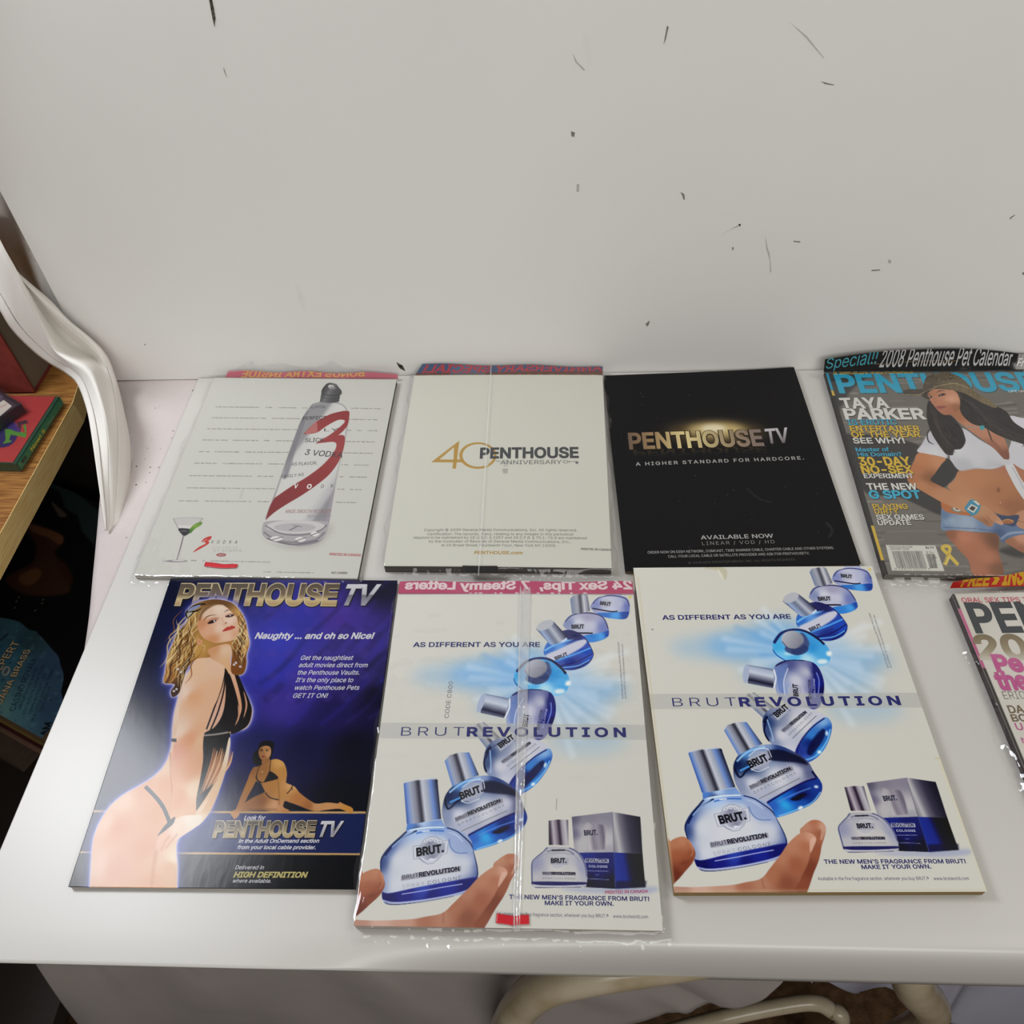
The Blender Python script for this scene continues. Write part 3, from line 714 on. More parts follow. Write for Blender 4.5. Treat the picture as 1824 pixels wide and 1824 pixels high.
def sleeve_art(p):
    p.z(0, 820, 200 / 1303)
    D = [((330, 720), (520, 780), (720, 880), (720, 980), (640, 1060), (700, 1200), (820, 1480), (700, 1560), (300, 1560), (60, 1400), (200, 1280), (380, 1180), (420, 1000), (340, 860))]
    p.poly(D[0], [None, '#3a2216'][1], blur=4, alpha=0.75)
    p.poly([(330, 740), (560, 800), (730, 880), (700, 980), (560, 900), (380, 830)], '#5a3a24', blur=2.5, alpha=0.8)
    p.poly([(240, 1330), (420, 1250), (480, 1330), (360, 1450), (230, 1420)], '#5a3c20', blur=4, alpha=0.7)
    p.poly([(640, 1140), (780, 1220), (850, 1420), (760, 1400)], '#2a1610', blur=3)
    p.poly([(590, 470), (700, 560), (780, 640), (700, 660), (640, 580)], '#4a4034', blur=2, alpha=0.8)
    p.poly([(500, 260), (640, 190), (1220, 640), (1200, 1060), (1100, 1000), (950, 820), (900, 640), (760, 560), (700, 380)], '#1c2626', blur=1.2, smooth=False)
    for x, y in ((190, 1640), (170, 1715), (500, 1620), (490, 1660), (215, 1590), (410, 1745)):
        p.ell(x, y, 16, 6, '#8a8468', rot=-25, alpha=0.6)
    p.z(0, 1080, 200 / 1520)
    blob = [(-400, 200), (-100, 150), (100, 170), (260, 215), (330, 270), (400, 320), (480, 340), (540, 400), (620, 480), (700, 580), (790, 680), (820, 800), (860, 920), (850, 1050), (830, 1160), (860, 1300), (900, 1500), (960, 1700), (700, 1900), (300, 1700), (-400, 1500)]
    m = p.poly(blob, ('pts', [(100, 250, '#2c4a54'), (450, 450, '#22363c'), (700, 800, '#2a3c52'), (100, 700, '#2c5262'), (300, 1400, '#3a5c66'), (700, 1350, '#2a3e54'), (0, 1450, '#4a6a6a')]))
    rg = np.random.default_rng(3)
    for i in range(170):
        x, y = rg.uniform(-100, 900), rg.uniform(180, 1750)
        p.ell(x, y, rg.uniform(12, 40), rg.uniform(10, 30), ['#1c3040', '#3f6472', '#22405a', '#4c6e74'][i % 4], alpha=0.35, blur=1.2, clip=m)
    cr_, dk = '#a88a68', '#10181c'
    def out(t, a, b, cap, sp=1.0):
        p.text(t, a, b, cap, dk, 0.06, layer=1, space=sp); p.text(t, a, b, cap, cr_, 0.015, layer=2, space=sp)
    out('HERB ALPERT', (-330, 1350), (275, 485), 92)
    out('& TIJUANA BRASS', (-160, 1660), (415, 590), 78)
    p.text('CASINO ROYALE', (200, 1415), (495, 700), 72, dk, 0.0)
    for t, a, b in (('WADE IN THE WATER', (290, 1370), (520, 830)), ("GOTTA LOTTA LIVIN' TO DO", (340, 1470), (605, 790)), ('TOWN WITHOUT PITY', (420, 1460), (640, 900)), ('IN A LITTLE SPANISH TOWN', (455, 1560), (728, 860)), ('LADY GODIVA', (570, 1420), (700, 1080))):
        p.text(t, a, b, 40, dk, 0.0)
    p.line([(0, 470), (110, 370)], 14, dk)
    p.ell(80, 880, 52, 70, '#8a8478', rot=30, alpha=0.8); p.ell(80, 880, 22, 50, '#3a4a50', rot=30)
    p.ell(135, 770, 12, 9, dk); p.ell(42, 998, 12, 9, dk); p.ell(685, 1268, 13, 11, dk)
    p.text('AM', (625, 1760), (700, 1570), 80, dk, 0.05)
stack = [(-0.325, -0.300, 0, 0, '#7a6248', 'black record sleeve with a mottled blue disc of lettering, top of the stack'),
         (-0.332, -0.325, 0.004, -0.002, '#8a7440', 'yellow-edged record sleeve under the black and blue one'),
         (-0.346, -0.332, -0.006, -0.004, '#4a2420', 'dark red record sleeve in the middle of the stack'),
         (-0.355, -0.346, 0.003, -0.008, '#8a6a58', 'pinkish record sleeve just below the dark red one'),
         (-0.386, -0.355, -0.215, -0.006, '#5a4a40', 'grey-brown record box low in the stack'),
         (-0.3998, -0.386, -0.225, -0.012, '#7a664c', 'tan record sleeve at the very bottom of the stack')]
for k, (zb, zt_, off, offv, col, lb) in enumerate(stack):
    root, c_ = sleeve(k, zb, zt_, off, offv, col, lb)
    if k == 0:
        cn = [c_[3], c_[2], c_[1], c_[0]]; cn = [Vector((q.x, q.y, T + zt_ - 0.0001)) for q in cn]
        pg = Page([px(q) for q in cn], 310, 310, 0.8, '#0c0a0b'); sleeve_art(pg)
        page_obj('front_print', pg, cn, flat0, M_print_matt, root, 2.6)

# framed picture on the floor under the table's corner
f0, f1, f2 = at(56, 1779, -0.74 + 0.012), at(125, 1771, -0.74 + 0.012), at(50, 1718, -0.74 + 0.012)
fr = tag(empty('picture_frame', (f0.x, f0.y, 0)), 'tan-edged dark picture frame lying on the brown carpet', 'frame')
e1 = (f1 - f0).normalized(); e2 = Vector((-e1.y, e1.x, 0))
bm = bmesh.new()
def fpt(a, b): q = f0 + e1 * a + e2 * b; return (q.x, q.y)
for a0_, a1_, b0_, b1_ in ((0, 0.26, 0, 0.010), (0, 0.26, 0.19, 0.20), (0, 0.008, 0.010, 0.19), (0.252, 0.26, 0.010, 0.19)):
    prism_bm(bm, [fpt(a0_, b0_), fpt(a1_, b0_), fpt(a1_, b1_), fpt(a0_, b1_)], 0.0005, 0.013, 0.001)
bm_obj('moulding', bm, mat('tan_moulding', '#6a563a', 0.6, 0.3, var=0.2, scale=60), fr)
bm = bmesh.new(); prism_bm(bm, [fpt(0.0085, 0.0105), fpt(0.2515, 0.0105), fpt(0.2515, 0.1895), fpt(0.0085, 0.1895)], 0.0005, 0.006)
bm_obj('picture', bm, mat('dim_picture', '#37332e', 0.35, 0.5, scale=9, col2='#15130f'), fr)

# ------------------------------------------------------------------ magazines: sheets, page blocks, plastic wrappers
GRP = 'magazines laid out on the white board'
M_pages = attr_mat('page_edges', 0.8, 0.2, bump=0.6, bscale=40, stretch=(1, 1, 90))
M_film = film_mat('clear_wrapper', veil=0.015, gloss=0.7, bump=0.26, bscale=24)
M_seam = film_mat('wrapper_seam', veil=0.16, gloss=0.7, bump=0.35, bscale=60, veilcol=(0.9, 0.9, 0.9, 1))
M_tape = {'red': mat('red_tape', '#c8202c', 0.3, 0.5, var=0.1, scale=80), 'black': mat('black_tape', '#0c0c0d', 0.35, 0.5, var=0.1, scale=80)}
def vnoise(x, y, seed):
    g = np.random.default_rng(seed); r = 0
    for _ in range(14):
        a = g.uniform(0, 2 * math.pi); f = g.uniform(0.02, 0.16); r = r + np.sin((x * math.cos(a) + y * math.sin(a)) * f * 2 * math.pi * 0.5 + g.uniform(0, 6.28) + 1.5 * np.sin(y * 0.03 + x * 0.021 + g.uniform(0, 6)))
    return r / 14
def magazine(label, quad, zt, edges, pg_z=None):
    """quad: traced page corners TL,TR,BR,BL; edges: colours of the page block's top,right,bottom,left faces"""
    cn = [at(x, y, zt) for x, y in quad]
    c0 = sum(cn, Vector()) / 4
    root = tag(empty('magazine', (c0.x, c0.y, T)), label, 'magazine', GRP)
    ins = [c0 + (q - c0) * 0.9965 for q in cn]
    me = bpy.data.meshes.new('page_block'); V, F, C = [], [], []
    for k in range(4):
        a, b = ins[k], ins[(k + 1) % 4]; L = 7
        for i in range(L):
            z0, z1 = T + 0.0004 + (zt - 0.0012) * i / L, T + 0.0004 + (zt - 0.0012) * (i + 1) / L
            n = len(V); V += [(a.x, a.y, z0), (b.x, b.y, z0), (b.x, b.y, z1), (a.x, a.y, z1)]
            F.append((n + 1, n, n + 3, n + 2)); j = 1 + 0.16 * ((i * 37 % 7) / 3.5 - 1)
            C += [np.r_[np.clip(s2l(hx(edges[k])) * j, 0, 0.9), 1]] * 4
    n = len(V)
    V += [(q.x, q.y, T + zt - 0.0008) for q in ins] + [(q.x, q.y, T + 0.0004) for q in ins]
    F += [(n + 3, n + 2, n + 1, n), (n + 4, n + 5, n + 6, n + 7)]; C += [(0.5, 0.5, 0.48, 1)] * 8
    me.from_pydata(V, [], F); me.update()
    ca = me.color_attributes.new('Col', 'FLOAT_COLOR', 'POINT'); ca.data.foreach_set('color', np.array(C).ravel().astype(np.float32))
    link_mesh('page_block', me, M_pages, root)
    return root, cn
def wrapper(root, cn, zt, ext, seed, W=203.0, H=273.0, step=2.0, amp=1.0):
    """thin film over the magazine, reaching ext=(left,right,top,bottom) mm past the page and down to the board"""
    c = np.array([q[:] for q in cn]); c[:, 2] = T
    l, r, t, b = ext
    us = np.arange(-l, W + r + 0.1, step); vs = np.arange(-t, H + b + 0.1, step); X, Y = np.meshgrid(us, vs)
    # wavering outline
    wv = lambda q, s_: 1.6 * np.sin(q * 0.06 + s_) + 1.0 * np.sin(q * 0.17 + 2 * s_)
    dx = np.maximum(np.maximum(-X, X - W), 0); dy = np.maximum(np.maximum(-Y, Y - H), 0); d = np.hypot(dx, dy)
    X2 = X + np.where(X > W, (X - W) / max(r, .1) * wv(Y, seed), 0) - np.where(X < 0, (-X) / max(l, .1) * wv(Y, seed + 3), 0)
    Y2 = Y + np.where(Y > H, (Y - H) / max(b, .1) * wv(X, seed + 1), 0) - np.where(Y < 0, (-Y) / max(t, .1) * wv(X, seed + 2), 0)
    n = vnoise(X, Y, seed); n2 = vnoise(X * 2.7, Y * 2.7, seed + 9)
    k = np.clip(d / 7.0, 0, 1); k = k * k * (3 - 2 * k)
    z = (zt + 0.0008 + 0.0006 * amp * (n + 0.6)) * (1 - k) + k * (0.0016 + 0.0026 * amp * np.abs(n + 1.6 * n2) + 0.0006)
    z = np.maximum(z, np.where(d > 0, 0.0008, zt + 0.00035))
    u, v = (X2 / W)[..., None], (Y2 / H)[..., None]
    P = (1 - u) * (1 - v) * c[0] + u * (1 - v) * c[1] + u * v * c[2] + (1 - u) * v * c[3]
    P[..., 2] += z
    P[..., 1] = np.minimum(P[..., 1], 0.7325 - 0.0012 * (P[..., 2] - T > 0.02))
    o = link_mesh('plastic_wrapper', grid_mesh('plastic_wrapper', P.tolist()), M_film, root)
    return o
def patch(name, pts, z, m, parent, n=10, bow=0.0, th=0.0003):
    """small sheet between a traced top edge and bottom edge (equal counts)"""
    top, bot = pts; R = []
    for s_ in np.linspace(0, 1, n):
        row = []
        for a, b in zip(cr(top, 5), cr(bot, 5)):
            q = a * (1 - s_) + b * s_; p = at(q[0], q[1], z if not callable(z) else z(s_)); p.z += bow * math.sin(len(row) * 1.7 + s_ * 5) * 0.3
            p.y = min(p.y, 0.7328); row.append(p)
        R.append(row)
    o = link_mesh(name, grid_mesh(name, R), m, parent); solidify(o, th, 1); return o
def header(parent, pts, zf, pg_fn, quad, W, H, paper, m, gain=1.1):
    """printed strip of the wrapper beyond the page head: quad of traced corners, zf(u,v) its height"""
    pg = Page(quad, W, H, 0.5, paper); pg_fn(pg)
    cn = [at(x, y, zz) for (x, y), zz in zip(quad, pts)]
    for q in cn: q.y = min(q.y, 0.7322)
    return page_obj('header_strip', pg, cn, zf, m, parent, gain)
def Z(fr, pts): return [(fr[0] + x * fr[2], fr[1] + y * fr[2]) for x, y in pts]
ZA, ZB, ZC_, ZD = (220, 620, .28509), (660, 620, .25219), (1060, 620, .27412), (1440, 600, .25213)
ZE, ZF, ZG, ZH = (100, 1000, .33991), (600, 1010, .37828), (1110, 990, .37281), (1660, 1000, .21925)
QA = [(382, 673.3), (706.6, 676), (637, 1030.5), (238.5, 1025)]
QB = [(738, 668.7), (1073.6, 668), (1090, 1012), (683, 1008)]
QC = [(1075.6, 669), (1413.6, 656), (1533.6, 1004), (1113.4, 1018)]
QE = [(304, 1031), (708, 1034), (633, 1585), (122, 1580)]
QF = [(709, 1057), (1128.5, 1057), (1181, 1658), (630, 1649)]
QG = [(1128, 1012), (1553.6, 1008), (1759, 1588), (1201, 1590)]
def quad_right(tl, bl, zt, W=0.203, H=0.273):
    a, b = at(*tl, zt), at(*bl, zt); d = (b - a).normalized(); b = a + d * H; r = Vector((-d.y, d.x, 0))
    return [px(a), px(a + r * W), px(b + r * W), px(b)]
ZTD, ZTH = 0.008, 0.008
QD = quad_right((1469, 658), (1577, 1024), ZTD)
QH = quad_right((1695, 1058), (1824, 1368), ZTH)
M_head = attr_mat('printed_film', 0.14, 0.6, bump=0.35, bscale=45)

# ---- A: clear bottle with a red swirl
def art_a(p):
    p.z(*ZA); rg = np.random.default_rng(5)
    rows = [((578, 370), (1150, 376)), ((552, 438), (1110, 443)), ((525, 507), (1090, 512)), ((497, 577), (1060, 582)), ((473, 650), (1035, 654)), ((443, 722), (1005, 727)), ((413, 800), (980, 804)), ((400, 876), (950, 881)), ((347, 957), (915, 962))]
    rows += [((1425, 377), (1615, 380)), ((1410, 446), (1600, 449)), ((1400, 515), (1588, 518)), ((1390, 585), (1572, 588)), ((1380, 656), (1557, 659)), ((1365, 730), (1535, 733)), ((1350, 805), (1522, 808)), ((1340, 883), (1508, 886)), ((1330, 965), (1490, 967)), ((425, 1328), (920, 1338)), ((880, 1398), (1190, 1404))]
    for a, b in rows:
        a, b = np.array(a, float), np.array(b, float); L = np.linalg.norm(b - a); x = 0
        while x < L:
            ln = rg.uniform(10, 42); q0, q1 = a + (b - a) * x / L, a + (b - a) * min(L, x + ln) / L
            for k in np.arange(0, min(ln, L - x), 5.2):
                c_ = a + (b - a) * (x + k) / L
                p.line([c_, c_ + (b - a) / L * 3.6], rg.uniform(4, 7.5), '#55534f', alpha=rg.uniform(.4, .8), smooth=False)
            x += ln + (7 if rg.random() > .12 else 38)
    # soft shadow and body of the bottle
    p.poly([(850, 1160), (1000, 1250), (1200, 1245), (1300, 1150), (1290, 1100), (1200, 1180), (900, 1180)], '#8a8682', alpha=.35, blur=5)
    body = [(1200, 345), (1160, 380), (1120, 440), (1088, 520), (1040, 650), (985, 810), (935, 950), (892, 1060), (870, 1130), (880, 1185), (935, 1218), (1060, 1238), (1180, 1228), (1250, 1192), (1282, 1120), (1302, 1000), (1342, 780), (1392, 560), (1413, 420), (1405, 380), (1370, 348), (1300, 333)]
    m = p.poly(body, ('lin', (980, 760), (1350, 860), [(0, '#8f8e90'), (.07, '#c9c7c4'), (.2, '#cfcdc8'), (.8, '#cdcbc7'), (.94, '#b5b3b4'), (1, '#8e8c90')]))
    p.line([(1190, 350), (1130, 440), (1095, 510), (1040, 655), (985, 812), (935, 955), (890, 1065)], 12, '#77767a', alpha=.8, blur=.5, clip=m)
    p.poly([(1118, 445), (1140, 455), (1085, 620), (1030, 800), (1000, 800), (1050, 640)], '#77757c', alpha=.75, blur=.7, clip=m)
    p.line([(1410, 400), (1390, 560), (1342, 780), (1300, 1000)], 10, '#8a888c', alpha=.7, blur=.4, clip=m)
    p.poly([(1310, 900), (1330, 900), (1300, 1060), (1265, 1090), (1285, 990)], '#a39aa4', alpha=.7, blur=1, clip=m)
    p.line([(1160, 395), (1200, 352), (1300, 340), (1370, 355), (1400, 390)], 7, '#9a989a', clip=m)
    # glass foot
    p.poly([(880, 1090), (1000, 1078), (1270, 1085), (1280, 1130), (1240, 1195), (1060, 1235), (900, 1195), (868, 1140)], '#aaa6a8', clip=m)
    p.ell(1080, 1118, 185, 42, '#c8c5c4', clip=m); p.ell(1075, 1122, 130, 26, '#b2afb0', clip=m)
    p.line([(890, 1110), (990, 1160), (1120, 1168), (1230, 1140), (1275, 1105)], 8, '#77747a', clip=m)
    p.line([(880, 1150), (960, 1200), (1080, 1215), (1200, 1200), (1262, 1150)], 12, '#807c82', alpha=.9, clip=m)
    p.line([(900, 1190), (1060, 1228), (1220, 1205)], 9, '#6b676d', alpha=.9, clip=m)
    for x, y, a in ((960, 1190, 40), (1110, 1195, 34), (1200, 1160, 28)):
        p.poly([(x - a, y), (x, y - 14), (x + a, y + 2), (x, y + 18)], '#dedbd8', clip=m); p.line([(x - a, y + 12), (x + a, y - 10)], 5, '#6d6a72', clip=m)
    p.line([(1040, 1140), (1100, 1110)], 7, '#77747c', clip=m); p.line([(1060, 1108), (1120, 1118)], 5, '#8a878c', clip=m)
    # stopper
    p.poly([(1228, 338), (1230, 338), (1240, 285), (1240, 285), (1244, 260), (1272, 225), (1300, 218), (1332, 226), (1352, 250), (1366, 268), (1366, 290), (1358, 292), (1350, 338), (1350, 338), (1290, 344)], ('lin', (1230, 300), (1365, 320), [(0, '#343335'), (.3, '#6d6c6f'), (.55, '#4a494c'), (.8, '#3c3b3d'), (1, '#565558')]))
    p.ell(1302, 243, 20, 12, '#c9c7c2', rot=15); p.ell(1310, 249, 18, 7, '#8a898a', rot=15)
    p.line([(1240, 285), (1300, 298), (1362, 290)], 4, '#2c2b2d'); p.line([(1236, 305), (1296, 318), (1356, 312)], 3, '#2c2b2d', alpha=.6)
    # red swirl
    R = ('lin', (1400, 420), (930, 1000), [(0, '#8a2427'), (.35, '#9a3a3a'), (.6, '#8c2a2c'), (1, '#7d2226')])
    p.poly([(1128, 540), (1128, 540), (1180, 485), (1230, 448), (1300, 413), (1380, 394), (1412, 398), (1413, 430), (1404, 480), (1375, 520), (1345, 546), (1345, 546), (1378, 547), (1387, 575), (1375, 640), (1345, 715), (1290, 790), (1220, 850), (1120, 920), (1020, 980), (945, 1030), (892, 1078), (892, 1078), (915, 1000), (945, 940), (945, 940), (1050, 868), (1160, 800), (1250, 730), (1315, 655), (1334, 606), (1315, 588), (1260, 592), (1200, 600), (1200, 600), (1290, 545), (1345, 503), (1380, 470), (1383, 452), (1340, 452), (1270, 490), (1210, 530), (1128, 540)], R)
    p.poly([(1180, 485), (1210, 462), (1215, 520), (1190, 530), (1140, 535)], '#c48a84', alpha=.6, blur=1)
    D = '#3c3a3c'
    p.text('FLAVOR', (1172, 384), (1262, 380), 15, D, .0, bend=.4); p.text('PERFECT', (1122, 453), (1266, 448), 21, D, .015, bend=.1); p.text('LY', (1255, 522), (1345, 520), 18, D, .0)
    p.text('SLICK.', (1136, 590), (1262, 587), 24, D, .01); p.text('3 VODKA', (1132, 668), (1368, 688), 34, D, .01)
    p.text('AS FLAVOR.', (1050, 738), (1212, 730), 20, D, 0); p.text('EASILY AS', (990, 815), (1128, 800), 18, D, 0)
    p.text('V', (1066, 878), (1090, 878), 24, '#e6e2de', .05, layer=2); p.text('O', (1146, 880), (1176, 880), 26, '#e6e2de', .05, layer=2)
    p.text('D', (1236, 877), (1252, 877), 22, D); p.text('K', (1297, 873), (1312, 873), 22, D)
    p.text('MADE SMOOTH WITH SOY', (1015, 1033), (1300, 1032), 22, '#9c6c64')
    p.text('ISOFLAVONES', (1150, 1062), (1298, 1056), 16, '#8d8a8c')
    # cocktail glass
    p.poly([(312, 1068), (500, 1064), (495, 1072), (385, 1172), (372, 1172)], '#bcb8b6', smooth=False, alpha=.6)
    p.line([(312, 1068), (340, 1120), (375, 1175), (388, 1176), (430, 1140), (500, 1066)], 4, '#8a8688', smooth=False)
    p.line([(312, 1068), (400, 1062), (500, 1065)], 3, '#a09c9c')
    p.poly([(340, 1108), (460, 1112), (420, 1150), (380, 1175)], '#dedad6', smooth=False, alpha=.6)
    p.poly([(346, 1130), (425, 1134), (412, 1160), (392, 1172), (372, 1170)], '#25262b'); p.poly([(358, 1140), (400, 1140), (395, 1150), (365, 1150)], '#4b4c52')
    p.poly([(412, 1150), (425, 1122), (455, 1098), (494, 1088), (488, 1108), (450, 1132), (420, 1160)], ('lin', (420, 1150), (490, 1090), [(0, '#3e6a22'), (.5, '#7da23e'), (1, '#5c8430')]))
    p.line([(380, 1175), (362, 1250), (338, 1328)], 12, '#8a8587'); p.line([(384, 1180), (366, 1250), (344, 1322)], 4, '#dcd8d5'); p.line([(376, 1180), (352, 1268)], 3, '#5a5659')
    p.ell(338, 1332, 68, 8, '#9c979a'); p.ell(300, 1333, 55, 5, '#77737a', alpha=.5, blur=1); p.ell(345, 1329, 40, 4, '#d0ccc9')
    p.poly([(490, 1215), (510, 1190), (550, 1176), (555, 1180), (545, 1200), (528, 1206), (538, 1210), (530, 1228), (440, 1278), (470, 1248), (512, 1226), (516, 1214), (500, 1216), (530, 1192)], '#c0322f')
    p.text('VODKA', (548, 1223), (712, 1224), 20, '#4a4848', space=2.2); p.text('ASK FOR IT', (555, 1258), (712, 1258), 15, '#b4b2ac', space=1.4); p.text('BY NUMBER', (565, 1276), (738, 1276), 15, '#b4b2ac', space=1.4)
    p.ell(615, 1293, 31, 11, '#9a4a48'); p.ell(615, 1293, 22, 6, '#b9a09a', alpha=.7)
    p.text('PRINTED IN CANADA', (1286, 1296), (1482, 1302), 15, '#b83030', .02); p.text('NO CARBS', (1300, 1411), (1398, 1412), 13, '#4a4a4a', .02)
    p.text('C800', (741, 946), (757, 884), 14, '#b9b7b2')
root, cn = magazine('plastic-wrapped magazine showing a clear bottle with a red swirl and a cocktail glass', QA, 0.006, ('#8a6a5e', '#343a34', '#b9b5ad', '#b0aca4'))
pa = Page(QA, paper='#cbcac2'); art_a(pa)
page_obj('cover', pa, cn, lambda u, v: 0.0005 * (1 - u), M_print, root, 0.92)
wr = wrapper(root, cn, 0.006, (6, 3, 9, 9), 11)
def head_a(p):
    p.z(*ZA)
    p.poly([(600, 120), (1750, 110), (1750, 136), (1300, 134), (1000, 132), (600, 150)], '#c98c92', smooth=False, alpha=.6, blur=1)
    p.text('BONUS EXTRA INSIDE', (770, 184), (1560, 178), 46, '#c89a5e', .03, mirror=True)
header(wr, (0.010, 0.009, 0.004, 0.004), lambda u, v: 0.0012 * np.sin(u * 17) * (1 - v), head_a, Z(ZA, [(660, 138), (1712, 158), (1716, 191), (632, 184)]), 150, 9, '#b4626e', M_head)
def fringe(parent, fr, top, yb):
    R = [[at_y(*Z(fr, [(x, yb + (y - yb) * k)])[0], 0.7318 - 0.0012 * math.sin(i * 2.3) * k) for i, (x, y) in enumerate(cr(top, 3))] for k in np.linspace(0, 1, 5)]
    o = link_mesh('film_fringe', grid_mesh('film_fringe', R, False), M_seam, parent); solidify(o, 0.0001, 1)
fringe(wr, ZA, [(630, 180), (690, 140), (800, 82), (840, 112), (1000, 98), (1060, 112), (1200, 120), (1310, 84), (1370, 118), (1540, 140), (1725, 160)], 177)
patch('tape_tab', (Z(ZA, [(512, 1336), (570, 1342), (630, 1350), (680, 1348), (716, 1351)]), Z(ZA, [(504, 1362), (575, 1371), (640, 1374), (680, 1372), (702, 1373)])), 0.0075, M_tape['red'], wr)

# ---- B: gold 40
def art_b(p):
    p.z(*ZB); G = '#b08a40'
    p.poly([(428, 812), (628, 660), (604, 858), (579, 858), (584, 814)], G, smooth=False)
    pap = '#cbcabe'
    p.poly([(487, 793), (590, 706), (587, 794)], pap, smooth=False)
    p.poly([(584, 793), (650, 793), (650, 814), (584, 814)], G, smooth=False)
    p.ell(759, 766, 132, 94, G); p.ell(761, 765, 111, 80, pap)
    p.poly([(816, 800), (836, 830), (812, 850), (808, 848)], pap, smooth=False)
    p.text('PENTHOUSE', (772, 785), (1472, 779), 70, '#3d3f42', .045, layer=2)
    p.text('TH', (884, 814), (915, 813), 12, '#6a6a68'); p.text('ANNIVERSARY', (917, 829), (1352, 825), 28, '#5c5c5a', 0)
    p.ell(1378, 809, 18, 11, '#5c5c5a'); p.ell(1378, 809, 13, 8, pap); p.line([(1396, 808), (1468, 806)], 3, '#5c5c5a', smooth=False); p.poly([(1448, 808), (1468, 808), (1468, 824), (1448, 822)], '#6c6c6a', smooth=False); p.line([(1404, 800), (1404, 818)], 3, '#5c5c5a', smooth=False)
    for k in range(5): p.line([(934 + k * 2, 862 + k * 7), (972 - k * 2, 860 + k * 8)], 3, '#6e6e70', alpha=.8, smooth=False)
    for x in (936, 950, 965): p.line([(x, 858), (x + 2, 893)], 3, '#6e6e70', alpha=.7, smooth=False)
    for k in range(4): p.line([(940, 800 + k * 13), (975, 797 + k * 14)], 4, '#7c7c7e', alpha=.7, smooth=False)
    g = '#77766f'
    for t, a, b in (('Copyright © 2009 General Media Communications, Inc. All rights reserved.', (378, 1297), (1460, 1299)), ('Certification: The records, if any, relating to any images in this periodical', (400, 1326), (1434, 1328)),
                    ('required to be maintained by 18 U.S.C. § 2257 and 28 C.F.R. § 75.1-75.8 are maintained', (303, 1350), (1528, 1354)), ('by the Custodian of Records of General Media Communications, Inc.,', (412, 1377), (1416, 1381)), ('at 20 Broad Street, Fourteenth Floor, New York NY 10005.', (500, 1404), (1314, 1408))):
        p.text(t, a, b, 17, g, .004)
    p.text('PENTHOUSE.com', (734, 1459), (1075, 1460), 21, G, .03); p.text('PRINTED IN CANADA', (1487, 1429), (1702, 1434), 14, '#4c4c4a', .02)
root, cn = magazine('plastic-wrapped thick magazine with a plain cream back and a gold number 40', QB, 0.010, ('#6a4a3a', '#3a3c3a', '#4a4642', '#8a5a3a'))
pb_ = Page(QB, paper='#cbcabe', res=0.5); art_b(pb_)
page_obj('cover', pb_, cn, lambda u, v: 0.0006 * np.sin(3.1 * u), M_print, root, 1.0)
wr = wrapper(root, cn, 0.010, (4, 5, 11, 9), 23)
def head_b(p):
    p.z(*ZB)
    p.poly([(300, 172), (1660, 160), (1660, 220), (300, 220)], '#5e3f38', smooth=False, blur=.6)
    p.poly([(700, 90), (1010, 95), (1010, 205), (715, 205)], '#5a6478', smooth=False, alpha=.5)
    for x in range(340, 1640, 60): p.ell(x, 187 + (x * 7 % 5), 14, 5, '#9a6a3a', alpha=.6, blur=.6)
    p.text('ANNIVERSARY SPECIAL!', (392, 166), (1640, 160), 70, '#963c42', .04, mirror=True)
header(wr, (0.016, 0.011, 0.010, 0.010), lambda u, v: 0.0010 * np.sin(u * 13) * (1 - v), head_b, Z(ZB, [(372, 82), (1640, 132), (1640, 194), (312, 194)]), 200, 15, '#3f4c66', M_head)
patch('tape_tab', (Z(ZB, [(650, 1536), (770, 1538), (896, 1538)]), Z(ZB, [(650, 1577), (770, 1578), (896, 1578)])), 0.0118, M_tape['black'], wr)
patch('seam_line', (Z(ZB, [(850, 100), (854, 100), (858, 100)]), Z(ZB, [(758, 1606), (762, 1606), (766, 1606)])), 0.0132, M_seam, wr, n=24, th=0.0001)

